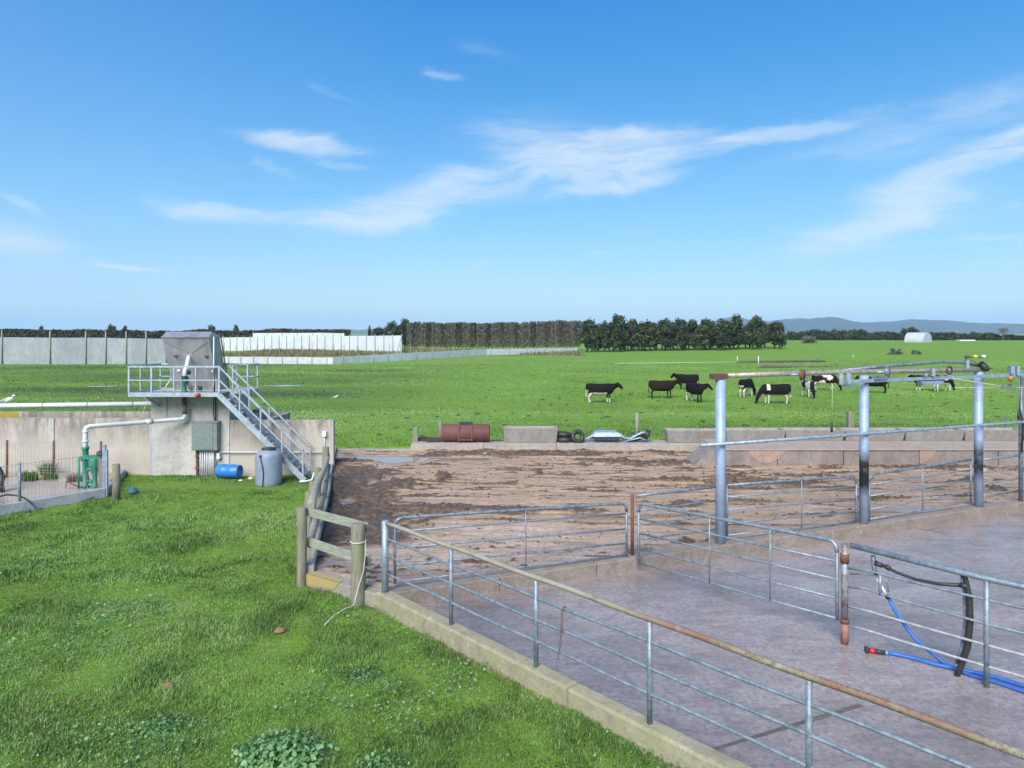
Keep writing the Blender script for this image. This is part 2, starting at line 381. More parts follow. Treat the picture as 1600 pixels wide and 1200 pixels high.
# ------------------------------------------------------------------ setting: ground sheet
K0 = Vector((-2.08, 11.54)); KD = Vector((.679, -.734)).normalized(); KN = Vector((KD.y, -KD.x)); KN = KN if KN.x < 0 else -KN
def farline(X): return 12.33+.414*X
e1 = K0+KN*.11
FOOT = [(e1.x, e1.y), (e1.x+KD.x*17, e1.y+KD.y*17), (40, -1.2), (40, 27), (-6.75, 26.2), (-5.0, 19.3), (-3.72, 12.58)]
SLAB = [(-16, 12.9), (-11.06, 19.15), (-12.2, 22.3), (-40, 22.3), (-40, 12.9)]
def ground_z(x, y):
    z = (fbm(x*.35+9, y*.35+4, 3)-.5)*.12+(fbm(x*1.6, y*1.6, 2)-.5)*.07
    inside = inpoly(x, y, FOOT) | inpoly(x, y, SLAB)
    field = .22*(1-sst(26, 48, y))-.5*sst(28, 48, y)+(fbm(x*.06, y*.06, 3)-.5)*.35*sst(30, 60, y)
    w = sst(23.5, 26.5, y)
    z = z*(1-w)+(field+z*.35)*w
    z = z + 1.5*sst(110, 230, y)*sst(10, 90, x) - 1.0*sst(250, 900, y)
    far = sst(600, 1500, y); z = z*(1-far) - 2*far
    return np.where(inside, -.12, z)
def axis(lo, hi, step, far, g=1.09):
    a = list(np.arange(lo, hi, step)); s = step; v = a[-1]
    while v < far: s *= g; v += s; a.append(v)
    s = step; v = lo; b = []
    while v > -far: s *= g; v -= s; b.append(v)
    return np.array(b[::-1]+a)
gx = axis(-24, 24, .22, 6500); gy = axis(2, 48, .22, 6500)
GX, GY = np.meshgrid(gx, gy); GZ = ground_z(GX, GY)
nx, ny = len(gx), len(gy); idx = np.arange(nx*ny).reshape(ny, nx)
def gridfaces(idx): return np.stack([idx[:-1, :-1], idx[:-1, 1:], idx[1:, 1:], idx[1:, :-1]], -1).reshape(-1, 4)
def groundmat():
    m = MN('pasture', .9, spec=.2)
    a = m.ramp(m.noise(.06, 6, .6), [(.33, (.185, .32, .036)), (.5, (.15, .275, .032)), (.68, (.13, .215, .038))])
    b = m.ramp(m.noise(1.1, 8, .75, stretch=(.6, 1, 1)), [(.3, (.075, .13, .025)), (.47, (.15, .265, .034)), (.7, (.21, .355, .05))])
    a = m.mix(.6, a, b)
    a = m.mix(m.ramp(m.noise(.35, 7, .72), [(.56, 0), (.70, .6)]), a, (.15, .165, .055))
    a = m.mix(m.attr('mud'), a, m.ramp(m.noise(.8, 7, .7), [(.35, (.10, .085, .05)), (.55, (.05, .10, .025)), (.7, (.045, .04, .025))]))
    m.col(a); m.bump(m.noise(3, 8, .8), .6, .15); return m.m
gm = np.clip(fbm(GX*.05+3, GY*.16, 5)*2.4-.70, 0, 1)*sst(0, -20, GX)*sst(30, 40, GY)*sst(125, 95, GY)*.95
d1 = np.abs(GY-58-(GX+20)*.02)/3.0
gm = np.clip(gm+np.exp(-d1**2)*sst(-8, -20, GX)*.5+np.exp(-((GX+6.8)**2/4+(GY-21.1)**2/.5))*.8*(GX < -5.9)*(GY < 22.3), 0, 1)
g = fast_mesh('ground', np.stack([GX, GY, GZ], -1), gridfaces(idx), groundmat(), smooth=True, attrs={'mud': gm})
tag(g, 'green pasture running out to the horizon', 'ground', kind='structure')

# yard floor: wet concrete
def yardmat():
    m = MN('wet_yard_concrete', .4)
    a = m.ramp(m.noise(.5, 8, .66, dist=.4), [(.3, (.26, .215, .205)), (.5, (.37, .31, .29)), (.7, (.50, .42, .385))])
    st = m.noise(1.1, 10, .8, stretch=(.55, 1.5, 1), dist=.8, rot=.75)
    dk = m.ramp(st, [(.46, 0), (.64, .6)])
    a = m.mix(dk, a, (.125, .102, .09))
    a = m.mix(m.ramp(m.noise(11, 12, .95), [(.46, 0), (.56, .72)]), a, (.125, .10, .095))
    a = m.mix(m.ramp(m.noise(13, 9, .85, dist=.6), [(.57, 0), (.66, .5)]), a, (.42, .36, .33))
    a = m.mix(m.ramp(m.noise(1.3, 9, .78, dist=1.2, rot=1), [(.60, 0), (.68, .55)]), a, (.47, .40, .35))
    m.col(a)
    w = m.noise(.42, 6, .65, dist=.8)
    m.rough(m.math('ADD', m.math('SUBTRACT', m.ramp(w, [(.44, .07), (.62, .36)]), m.math('MULTIPLY', dk, .1), True), m.math('MULTIPLY', m.noise(30, 4), .10)))
    h = m.math('ADD', m.noise(45, 6, .8), m.math('MULTIPLY', m.noise(3, 4), 1.0))
    m.bump(h, .4, .008); return m.m
YARD = yardmat()
b = MB(); yp = [(K0.x, K0.y), (K0.x+KD.x*17, K0.y+KD.y*17), (40, -1.2), (40, farline(40)+.1), (-1.6, farline(-1.6)+.1)]
b.face([(x, y, 0) for x, y in yp]); tag(b.build('yard_floor', YARD), 'wet concrete yard floor', 'yard', kind='structure')
b = MB(); a0, a1 = px(1090, 1178, .004), px(1345, 1101, .004)
b.face([a0+Vector((-.03, -.04, 0)), a1+Vector((.02, -.03, 0)), a1+Vector((-.02, .03, 0)), a0+Vector((.03, .04, 0))])
tag(b.build('floor_joint', simple('dark_joint', (.10, .085, .08), (.16, .13, .12), .6, 0, 12)), kind='structure')

# muddy feed pad
PAD = [(-3.6, 12.55), (-2.1, 11.62), (-1.9, farline(-1.9)+.16), (40, farline(40)+.16), (40, 22.85), (6.4, 22.85), (6.4, 25.95), (-6.6, 25.95), (-4.95, 19.2)]
pxs = np.arange(-7, 26, .055); pys = np.arange(11, 26.2, .055)
PX, PY = np.meshgrid(pxs, pys)
U = 800+F*PX/PY; W = HY+F*(CH-.2)/PY          # used only to look up where the stains lie on the pad
def blob(x, y, a, b, rot=0):
    p = px(x, y, .2); q = px(x+a, y, .2); r1 = px(x, y-b, .2)
    sx = q.x-p.x; sy = r1.y-p.y; dx = PX-p.x; dy = PY-p.y; c, s = math.cos(rot), math.sin(rot)
    return np.exp(-(((dx*c+dy*s)/sx)**2+((-dx*s+dy*c)/sy)**2))
n0 = fbm(PX*1.1+3, PY*1.1, 5); n3 = fbm(PX*5, PY*5+7, 4)
st = fbm(PX*.45+5+PY*.1, PY*2.6, 5); stf = fbm(PX*1.2+1, PY*7, 4)
mud = np.zeros_like(PX)
for x, y, a, bb, s, rr in [(560, 762, 60, 12, 1.1, 0), (620, 757, 45, 9, 1.0, .2), (535, 752, 30, 8, .9, 0), (575, 778, 40, 7, .8, 0), (690, 797, 60, 5, .8, 0), (760, 799, 80, 5, .95, 0),
                       (880, 800, 90, 4, .8, 0), (560, 806, 40, 6, .9, 0), (690, 782, 60, 5, .7, 0), (690, 745, 12, 10, .8, 0), (560, 722, 60, 3, .9, 0),
                       (740, 712, 90, 3, .75, 0), (860, 709, 160, 3, .7, 0), (900, 722, 130, 4, .55, 0), (1120, 752, 160, 6, .75, 0), (1020, 725, 80, 5, .65, 0), (1250, 742, 130, 5, .4, 0), (1350, 733, 330, 3.5, .75, 0),
                       (1060, 790, 40, 5, .5, 0), (1170, 806, 60, 5, .45, 0), (540, 800, 30, 10, .7, 0), (1480, 772, 90, 7, .5, 0), (830, 742, 60, 4, .4, 0), (530, 845, 20, 8, .5, 0), (960, 757, 50, 4, .4, 0)]:
    mud += s*blob(x, y, a, bb, rr)
mudv = np.clip((mud*1.1+(n0-.5)*1.5+(st-.5)*1.7-.42+(n3-.5)*.9-.10)*2.3, 0, 1)
rad = np.hypot((PX-5)*.62, (PY-27.5)*1.25)+.5*(fbm(PX*.3, PY*.3+3, 3)-.5); ang = np.arctan2(PY-27.5, PX-5)
swp = fbm(rad*3.2+2, ang*1.6+5, 5); swf = fbm(rad*9+2, ang*3+5, 4)
mudv = np.clip(mudv+np.clip((swp-.60)*5, 0, .45)*sst(13.5, 16.5, PY)*sst(.42, .6, n0+.12), 0, 1)
brown = np.clip(sst(14.0, 16.8, PY+(n0-.5)*5)*.95+(swp-.5)*2.2*sst(13, 16, PY)+(swf-.5)*1.6*sst(13, 16, PY), 0, 1)
edge = np.exp(-((PX-(-4.9-(PY-19)*.24))/1.6)**2)*sst(13.6, 15, PY)*sst(24, 21.5, PY); mudv = np.clip(mudv+edge*(n0+n3-.48)*2.6, 0, 1)
small = np.clip((fbm(PX*4.5, PY*9, 3)-.66)*14, 0, 1)*sst(16, 13, PY)*.9
small2 = np.clip((stf-.62)*9, 0, 1)*.7
mudv = np.clip(mudv+small*.9+small2*sst(15, 19, PY), 0, 1)
wet = np.zeros_like(PX)
for x, y, a, bb in [(618, 719, 30, 5), (575, 716, 40, 4), (597, 731, 12, 3.5), (583, 757, 17, 5), (540, 786, 18, 6), (700, 718, 50, 2), (1430, 797, 60, 3), (725, 716, 60, 2)]:
    wet += blob(x, y, a, bb)
wetv = np.clip((wet+(n0-.5)*.9-.38)*4, 0, 1)
mudv = mudv*(1-wetv*.9)
PZ = .2+(swf-.5)*.05*sst(13, 15, PY)+mudv*(.025+.05*n3+.05*(mud > .5))+(n3-.5)*.012+(stf-.5)*.01; PZ = PZ*(1-wetv)+.195*wetv
ok = inpoly((PX[:-1, :-1]+PX[1:, 1:])/2, (PY[:-1, :-1]+PY[1:, 1:])/2, PAD).ravel()
pidx = np.arange(PX.size).reshape(PX.shape)
def padmat():
    m = MN('muddy_pad', .6)
    a = m.ramp(m.noise(.5, 8, .68, stretch=(.6, 1.4, 1), dist=.5), [(.3, (.42, .29, .20)), (.5, (.56, .42, .32)), (.72, (.70, .57, .47))])
    a = m.mix(m.ramp(m.noise(1.6, 10, .82, stretch=(.35, 2.0, 1), dist=.5), [(.46, 0), (.62, .8)]), a, (.20, .14, .10))
    a = m.mix(m.ramp(m.noise(14, 9, .85), [(.47, 0), (.62, .7)]), a, (.13, .085, .06))
    a = m.mix(m.attr('brown'), a, m.mix(.78, a, m.ramp(m.noise(5, 8, .8), [(.3, (.19, .12, .07)), (.5, (.37, .25, .155)), (.7, (.52, .38, .25))]))); mf = m.attr('mud'); f = m.math('MULTIPLY', m.math('SUBTRACT', m.math('ADD', mf, m.math('MULTIPLY', m.noise(16, 6, .8), .8)), .62), 2.6, True)
    dark = m.ramp(m.noise(7, 7, .8), [(.3, (.040, .027, .017)), (.5, (.115, .076, .048)), (.68, (.27, .19, .125))])
    a = m.mix(f, a, dark); w = m.attr('wet'); a = m.mix(m.math('MULTIPLY', w, .7), a, (.22, .18, .17)); m.col(a)
    r = m.ramp(m.noise(.9, 5, .6), [(.35, .48), (.65, .85)])
    r = m.mix(w, r, (.07, .07, .07)); m.rough(r)
    hh = m.math('MULTIPLY', m.math('ADD', m.noise(22, 7, .8), m.math('MULTIPLY', m.noise(3, 6, .7, stretch=(.4, 2, 1)), 1.2)), m.math('SUBTRACT', 1, w)); m.bump(hh, .65, .035); return m.m
g = fast_mesh('feed_pad', np.stack([PX, PY, PZ], -1), gridfaces(pidx)[ok], padmat(), smooth=True, attrs={'mud': mudv, 'wet': wetv, 'brown': brown})
tag(g, 'muddy concrete feed pad', 'feed pad', kind='structure')
# lumps of manure lying on the pad
mv = []; mf = []
cand = rng.random((26000, 2))*[26, 15]+[-7, 11]
ci = ((cand[:, 1]-11)/.055).astype(int).clip(0, PX.shape[0]-1); cj = ((cand[:, 0]+7)/.055).astype(int).clip(0, PX.shape[1]-1)
keep = inpoly(cand[:, 0], cand[:, 1], [(-3.4, 12.7), (-2.0, 11.9), (-1.8, farline(-1.8)+.45), (40, farline(40)+.45), (40, 22.6), (6.2, 22.6), (6.2, 25.7), (-6.4, 25.7), (-4.8, 19.2)]) & (rng.random(26000) < .03+.75*mudv[ci, cj]) & (wetv[ci, cj] < .3)
for (x, y), zb in zip(cand[keep], PZ[ci, cj][keep]):
    s = random.uniform(.012, .05); b0 = len(mv)//1; k = 5
    a0 = random.random()*6
    for i in range(k): mv.append((x+math.cos(a0+i*1.257)*s*random.uniform(.7, 1.6), y+math.sin(a0+i*1.257)*s*random.uniform(.6, 1.1), zb-.01))
    mv.append((x, y, zb+s*random.uniform(.35, .9)))
    for i in range(k): mf.append((b0+i, b0+(i+1) % k, b0+5))
g = fast_mesh('manure', mv, mf, simple('manure_lumps', (.05, .034, .024), (.10, .07, .05), .75, 0, 8, .5, 60))
tag(g, 'dark lumps of manure scattered over the muddy pad', 'manure', kind='stuff')

# kerbs
def kerb(name, a, b2, w0, w1, z0, z1, mat, label, bevel=.015, seg=None):
    # strip from a to b2; w0/w1 offsets to the right/left of travel
    a = Vector(a); b2 = Vector(b2); d = (b2-a).normalized(); n = Vector((d.y, -d.x)); mb = MB()
    Ln = (b2-a).length; k = max(1, int(Ln/(seg or Ln))); 
    for i in range(k):
        p = a+d*(Ln*i/k+(.004 if i else 0)); q = a+d*(Ln*(i+1)/k-(.004 if i < k-1 else 0))
        zz = z1+(random.uniform(-.006, .006) if seg else 0)
        c = [p+n*w0, q+n*w0, q+n*w1, p+n*w1]
        c = c[::-1] if (w0 < w1) else c
        c = [c[1], c[0], c[3], c[2]]
        mb.hexa([(v.x, v.y, z0) for v in c]+[(v.x, v.y, zz) for v in c])
    return tag(mb.build(name, mat, bevel=bevel), label, 'kerb', kind='structure')
kerb('kerb', K0-KD*.12, K0+KD*16.9, -.12, .11, -.15, .25, KERBL, 'lichen covered kerb under the near railing', .03, 4.2)
kerb('kerb', (-1.98, farline(-1.98)), (30, farline(30)), 0, -.34, -.12, .245, KERBF, 'stained kerb between yard and muddy pad', .02, 1.9)
kerb('kerb', (-3.62, 12.52), (-6.58, 26.0), -.10, .10, -.12, .36, WOODP if False else concrete('pale_kerb', (.42, .38, .34), (.34, .29, .25), .15), 'pale low kerb along left edge of pad', .02, 2.2)
mb = MB(); mb.hexa([(-3.70, 12.50, -.12), (-2.16, 11.50, -.12), (-2.02, 11.72, -.12), (-3.58, 12.72, -.12), (-3.70, 12.50, .235), (-2.16, 11.50, .215), (-2.02, 11.72, .215), (-3.58, 12.72, .235)])
tag(mb.build('kerb', concrete('edge_concrete', (.36, .33, .30), (.28, .26, .23), .3), bevel=.02), 'broken concrete edge beside two timber posts', 'kerb', kind='structure')
mb = MB()                                     # faded yellow paint on its left half
p0, p1 = Vector((-3.705, 12.497)), Vector((-2.95, 12.006)); dn = Vector((-.545, -.838))*.004
mb.face([(p0.x+dn.x, p0.y+dn.y, .04), (p1.x+dn.x-.1, p1.y+dn.y+.065, .10), (p1.x+dn.x, p1.y+dn.y, .235), (p0.x+dn.x, p0.y+dn.y, .240)])
mb.face([(p0.x+.02, p0.y, .2405), (p1.x+.02, p1.y, .2375), (p1.x+.05, p1.y+.12, .2385), (p0.x+.10, p0.y+.15, .2405)])
tag(mb.build('paint_mark', YPAINT), 'faded yellow paint on the concrete edge', 'paint', kind='structure')
kerb('kerb', (-6.6, 25.95), (-3.70, 25.95), .12, -.12, -.1, .22, CONC, 'thin flush concrete edge behind the puddles', .01)
kerb('kerb', (-3.70, 25.85), (12.3, 25.85), .05, -.9, -.3, .44, concrete('back_kerb', (.44, .39, .35), (.34, .30, .27)), 'raised concrete strip at back of pad', .02, 2.5)
# feed barrier at the back right: raised lane with a block face
fb = thing('feed_barrier', (6.4, 22.7, .2), 'low stained block wall and raised lane along back of muddy pad', 'wall')
x0 = px(1085, 728, .2).x; x1 = x0+.52; mb = MB()
mb.prism([(x0, -.1), (30, -.1), (30, .71), (x1+.15, .71), (x1, .66), (x0, .22)], 22.7, 24.0)
mb.build('block_face', concrete('block_concrete', (.36, .31, .28), (.25, .21, .19), .35, (.17, .12, .09), streak=.5), fb, bevel=.01)
mb = MB(); mb.box(x1+.3, 30, 22.66, 24.9, .712, .745); mb.build('coping', concrete('coping_concrete', (.48, .38, .32), (.38, .30, .255)), fb, bevel=.008)
for xa, xb, flip in ((1168, 1227, 0), (1437, 1463, 1)):
    a = pd(xa, 700, 22.69).x; c = pd(xb, 700, 22.69).x; pts = []
    for i in range(13):
        t = i/12; pts.append((a+(c-a)*t, .70-(.40*math.sin(math.pi*(t if not flip else .5+t/2))**.8+.0)))
    mb = MB(); mb.prism(pts+[(c, .705), (a, .705)], 22.688, 22.70); mb.build('render_patch', PLASTER, fb)
for xx in (1318, 1437, 1560, 1215):
    X = (xx-800)/F*22.69; mb = MB(); mb.box(X-.012, X+.012, 22.692, 22.70, .22, .705); mb.build('joint', DARKM, fb)

# ------------------------------------------------------------------ cattle troughs
def trough_mesh(Lt, Lb, H, Wt, Wb):
    mb = MB(); t = .07
    o = [(-Lb/2, -Wb/2, 0), (Lb/2, -Wb/2, 0), (Lb/2, Wb/2, 0), (-Lb/2, Wb/2, 0), (-Lt/2, -Wt/2, H), (Lt/2, -Wt/2, H), (Lt/2, Wt/2, H), (-Lt/2, Wt/2, H)]
    i_ = [(-Lb/2+t, -Wb/2+t, t), (Lb/2-t, -Wb/2+t, t), (Lb/2-t, Wb/2-t, t), (-Lb/2+t, Wb/2-t, t), (-Lt/2+t, -Wt/2+t, H), (Lt/2-t, -Wt/2+t, H), (Lt/2-t, Wt/2-t, H), (-Lt/2+t, Wt/2-t, H)]
    mb.v = o+i_
    F_ = [(3, 2, 1, 0), (0, 1, 5, 4), (1, 2, 6, 5), (2, 3, 7, 6), (3, 0, 4, 7), (8, 9, 10, 11), (12, 13, 9, 8), (13, 14, 10, 9), (14, 15, 11, 10), (15, 12, 8, 11),
          (4, 5, 13, 12), (5, 6, 14, 13), (6, 7, 15, 14), (7, 4, 12, 15)]
    mb.f = [list(f) for f in F_]; mb.sm = [False]*len(F_); return mb
tm = trough_mesh(2.08, 1.96, .40, .66, .42)
tr0 = tm.build('feed_trough', TROUGH, bevel=.015); TG = 'concrete troughs behind the muddy pad'
names = [('second concrete trough from the right post, between tall posts', 0)]
rowl = ['grey concrete trough directly right of first tall post', 'grey concrete trough just left of second tall post', 'concrete trough crossing behind second tall post',
        'concrete trough midway between second and third tall posts', 'concrete trough just left of third tall post', 'concrete trough right of third tall post at frame edge']
cx = [1178, 1271, 1364, 1457, 1550, 1643]
for i, c in enumerate(cx):
    o = tr0 if i == 0 else tr0.copy()
    if i: COL.objects.link(o)
    o.location = ((c-800)/F*24.5, 24.62+random.uniform(-.03, .03), .745); o.rotation_euler[2] = random.uniform(-.01, .01); tag(o, rowl[i], 'trough', TG)
o = tr0.copy(); COL.objects.link(o); o.location = ((1087-800)/F*26.1, 26.25, .44); o.scale = (1.06, 1, 1.15); tag(o, 'grey trough left of first tall post on concrete strip', 'trough', TG)
o = trough_mesh(2.02, 1.9, .54, .7, .45).build('feed_trough', TROUGH, bevel=.015); o.location = ((829-800)/F*26.1, 26.3, .44)
tag(o, 'pale concrete trough with yellowed rim between rusty drum and tyres', 'trough', TG)

# ------------------------------------------------------------------ rusty tank, tyres, scrap at the back
t = thing('rusty_tank', ((728-800)/F*26.2, 26.25, .44), 'long rusty red steel drum lying on its side beside timber post', 'drum')
L0 = 1.76; cxx = (728-800)/F*26.2; r = .33
mb = MB(); mb.lathe([(0, 0), (r*.93, .0), (r, .03), (r, L0/2-.3), (r, L0-.03), (r*.93, L0), (0, L0)], (cxx-L0/2, 26.25, .44+r), 28, (1, 0, 0)); mb.build('drum_body', RUSTRED, t)
for dx in (-.23, .23):
    mb = MB(); mb.torus((cxx+dx, 26.25, .44+r), r+.012, .018, (1, 0, 0), 28, 6); mb.build('band', RUST, t)
mb = MB(); mb.box(cxx-.24, cxx+.24, 26.13, 26.37, .44+2*r-.02, .44+2*r+.07); mb.build('hatch', DARKM, t)
mb = MB(); mb.bar((cxx-.24, 25.9, .5), (cxx-.24, 25.93, 1.1), .04, .03); mb.bar((cxx+.24, 25.9, .5), (cxx+.24, 25.93, 1.1), .04, .03); mb.bar((cxx-.24, 25.91, .56), (cxx+.24, 25.91, .56), .03, .04); mb.build('support_frame', RUST, t)
def tyre(c, Rr, rr, axis, label):
    th = thing('tyre', c, label, 'tyre', 'old tyres on the concrete strip')
    mb = MB(); mb.torus(c, Rr, rr, axis, 28, 10); mb.build('tread', BLACKP, th)
    mb = MB(); mb.torus(c, Rr-rr*.75, rr*.35, axis, 28, 8); mb.build('bead', DARKM, th)
tx = lambda x, Y=26.2: (x-800)/F*Y
tyre(Vector((tx(882), 26.3, .53)), .25, .095, (0, 0, 1), 'black tyre lying flat at the bottom of the stack')
tyre(Vector((tx(880)+.02, 26.3, .72)), .23, .09, (.1, .05, 1), 'black tyre lying on another tyre beside pale trough')
tyre(Vector((tx(902), 26.05, .66)), .19, .08, (.25, -1, .35), 'black tyre leaning upright against the flat tyres')
sc = thing('scrap_pile', (tx(960), 26.3, .44), 'heap of bent galvanised tubes and pale blue tray', 'scrap metal')
def A(x, y, Y=26.2): return pd(x, y, Y)
for pts, r in [([A(908, 690), A(920, 684), A(932, 677), A(940, 676)], .04), ([A(906, 688, 26.4), A(918, 689, 26.4), A(929, 681, 26.4)], .035),
               ([A(966, 677), A(975, 684), A(984, 686), A(995, 680), A(1003, 676), A(1011, 676)], .045), ([A(968, 681, 26.4), A(978, 688, 26.4), A(988, 689, 26.4), A(1010, 680, 26.4)], .045), ([A(975, 690, 26.1), A(1000, 684, 26.1), A(1010, 688, 26.1)], .03)]:
    mb = MB(); mb.tube(pts, r, 8); mb.build('bent_tube', GALVB, sc)
mb = MB(); a = A(925, 680); c = A(969, 680); mb.hexa([(a.x, 26.0, .66), (c.x, 26.0, .66), (c.x, 26.6, .66), (a.x, 26.6, .66), (a.x+.1, 26.1, .80), (c.x-.1, 26.1, .80), (c.x-.15, 26.5, .84), (a.x+.15, 26.5, .84)]); mb.build('tray', simple('pale_blue_sheet', (.42, .50, .62), (.3, .36, .46), .4, .4, 6), sc)
mb = MB(); mb.bar((a.x+.05, 26.05, .6), (c.x-.05, 26.05, .6), .06, .1); 
for q in (.15, .5, .85): xx = a.x+(c.x-a.x)*q; mb.bar((xx, 26.1, .44), (xx, 26.1, .62), .05, .05)
mb.build('frame', DARKM, sc)
mb = MB(); mb.tube([A(1008, 678), A(1013, 680)], [.19, .19], 14); mb.build('rubber_roll', BLACKP, sc)
mb = MB(); mb.tube([A(975, 690, 26.3), A(990, 687, 26.3), A(1006, 682, 26.3)], [.05, .07, .1], 10); mb.build('rubber_strip', BLACKP, sc)
mb = MB(); mb.tube([A(768, 690, 26.4), A(775, 689, 26.4), A(787, 690, 26.4)], .045, 8); tag(mb.build('pipe', BLACKP), 'short black pipe between rusty drum and pale trough', 'pipe')
mb = MB(); mb.tube([A(540, 703, 26.6), A(600, 702, 26.6), A(642, 699, 26.5), A(650, 697, 26.5)], .035, 8); tag(mb.build('pipe', BLACKP), 'long black pipe lying behind the thin concrete edge', 'pipe')
# dark heap of spoil left of the tank
hv = []; 
mb = MB()
for i in range(26):
    c = Vector((tx(675)+random.gauss(0, .3), 26.4+random.gauss(0, .1), .46)); s = random.uniform(.06, .14)
    mb.lathe([(s, 0), (s*.9, s*.5), (s*.45, s*.95), (0, s*1.05)], c, 7)
tag(mb.build('soil_heap', simple('dark_soil', (.03, .026, .02), (.06, .05, .035), .95, 0, 9, .6)), 'small dark heap of soil left of rusty drum', 'soil')

def wpost(x, y0, y1, Y, r, label, mat=WOOD, square=False, zb=None, group=None):
    a = pd(x, y0, Y); c = pd(x, y1, Y); zt, zb = a.z, c.z if zb is None else zb
    mb = MB(); X = a.x
    if square: mb.box(X-r, X+r, Y-r, Y+r, zb-.1, zt)
    else: mb.tube([(X, Y, zb-.1), (X+.01, Y, (zb+zt)/2), (X, Y, zt-.01), (X, Y, zt)], [r*1.05, r, r*.97, r*.9], 14)
    return tag(mb.build('timber_post', mat, origin=(X, Y, zb)), label, 'post', group)
PG = 'timber posts behind the pad'
wpost(649.5, 668, 700, 26.3, .085, 'short weathered timber post at left end of concrete strip', group=PG, square=True)
wpost(688, 657, 692, 26.6, .085, 'weathered round post touching left end of rusty drum', group=PG)
wpost(995, 645, 680, 27.2, .07, 'pale timber post standing behind scrap metal heap', WOODP, group=PG)
wpost(1328, 643, 676, 25.4, .09, 'weathered notched post behind troughs left of second tall post', group=PG, square=True)
wpost(181.5, 725, 782, 18.9, .10, 'thick weathered post standing alone beside green pump')
for xx in (1549, 1572): wpost(xx, 650 if xx > 1560 else 655, 672, 26.5, .03, 'thin grey stake in grass behind troughs, %s of the pair' % ('right' if xx > 1560 else 'left'), GALVD)

# ------------------------------------------------------------------ corner timber fence
cf = thing('timber_fence', (-3.7, 12.5, 0), 'old timber fence with bowed log rails and two grey boards', 'fence')
def cpost(x, yt, Y, X, r):
    zt = CH-(yt-HY)*Y/F; mb = MB(); n = 5
    pts = [(X+random.uniform(-.008, .008), Y+random.uniform(-.008, .008), -.1+(zt+.1)*i/n) for i in range(n+1)]
    mb.tube(pts, [r*random.uniform(.95, 1.06) for _ in range(n+1)], 16); mb.build('post', WOOD, cf, bevel=.008)
for a in ((473, 793, 12.45, -3.72, .085), (560, 818, 11.72, -2.56, .118), (483, 768, 14.2, -4.1, .075), (491, 752, 15.4, -4.36, .075), (497, 731, 17.0, -4.70, .08), (508, 698, 19.8, -5.24, .09)): cpost(*a)
def plank(a, b2, w, th, name, mat):
    a, b2 = Vector(a), Vector(b2); mb = MB(); mb.bar(a, b2, th, w); return mb.build(name, mat, cf, bevel=.004)
plank(pd(479, 799, 12.58), pd(575, 824, 11.86), .145, .04, 'board', WOODB)
plank(pd(481, 846, 12.58), pd(579, 879, 11.86), .155, .04, 'board', WOODB)
mb = MB(); mb.tube([pd(485, 792, 12.75), pd(490, 776, 13.6), pd(494, 760, 14.8), pd(506, 734, 17.5), pd(511, 718, 19.6), pd(512, 710, 20.2)], [.075, .08, .08, .075, .07, .06], 12); mb.build('log_rail', WOODP, cf)
mb = MB(); mb.tube([pd(484, 853, 12.72), pd(487, 838, 12.9), pd(492, 818, 13.5), pd(499, 798, 14.5), pd(507, 768, 16.2), pd(511, 745, 18.2), pd(514, 728, 20)], [.06, .07, .075, .07, .065, .06, .055], 12); mb.build('log_rail', WOODP, cf)
mb = MB(); mb.tube([pd(489, 880, 12.9), pd(493, 856, 13.3), pd(500, 824, 14.5), pd(507, 796, 16.2), pd(514, 766, 18.4), pd(517, 742, 20.6)], [.05, .06, .06, .055, .05, .05], 12); mb.build('log_rail', WOODP, cf)
# cord round the near post
c0 = Vector((-2.56, 11.72, 1.04)); pts = []
for i in range(25):
    a = 2*math.pi*i/24; pts.append(c0+Vector((math.cos(a)*.126, math.sin(a)*.126, .012*math.sin(a*1))))
mb = MB(); mb.tube(pts, .010, 6)
q = [c0+Vector((.126, -.03, .01)), c0+Vector((.135, -.10, -.25)), c0+Vector((.12, -.14, -.45)), c0+Vector((.03, -.18, -.75)), c0+Vector((-.02, -.25, -.98)), Vector((-2.68, 11.3, .07)), Vector((-2.8, 11.05, .06)), Vector((-2.83, 10.9, .05)), Vector((-2.86, 10.75, .04))]
mb.tube(q, .008, 6); tag(mb.build('cord', NYLON, origin=c0), 'pale cord looped round timber post and trailing onto grass', 'cord')

# ------------------------------------------------------------------ near railing on the left kerb
nr = thing('railing', (K0.x, K0.y, .25), 'long near railing with rusting top rail along lichen covered kerb', 'fence')
def KP(s, z): p = K0+KD*s; return Vector((p.x, p.y, z))
mb = MB(); mb.tube([KP(0, .2), KP(0, 1.42)], .055, 14); mb.build('end_post', GALVB, nr)
for i in range(1, 9):
    mb = MB(); mb.tube([KP(1.757*i, .23), KP(1.757*i, 1.355)], .031, 12); mb.build('post', GALV, nr)
S = 15.5
mb = MB(); n = 60; mb.tube([KP(S*i/n, 1.385+.006*math.sin(i*.9)) for i in range(n+1)], .033, 12); mb.build('top_rail', TOPR, nr)
for j, z in enumerate((1.13, .85, .57)):
    mb = MB(); mb.tube([KP(S*i/n, z+.007*math.sin(i*.7+j*2)) for i in range(n+1)], .0195, 10); mb.build('rail', GALV, nr)
# chain hanging on it
c = pd(884, 952, 8.38)
ch = thing('chain', c, 'short rusty chain hanging from second rail of near railing', 'chain')
mb = MB()
sfind = (c.x-K0.x)/KD.x; base = KP(sfind, 1.13)
for i in range(17):
    zc = base.z-.02-i*.036; mb.torus((base.x-.03-.0008*i*i*.25, base.y-.03, zc), .014, .0045, (1, .3, 0) if i % 2 else (.3, 1, 0), 12, 5)
mb.build('links', RUST, ch)
mb = MB(); mb.torus((base.x, base.y, 1.13), .028, .007, (KD.x, KD.y, 0), 14, 6); mb.build('hook', RUST, ch)

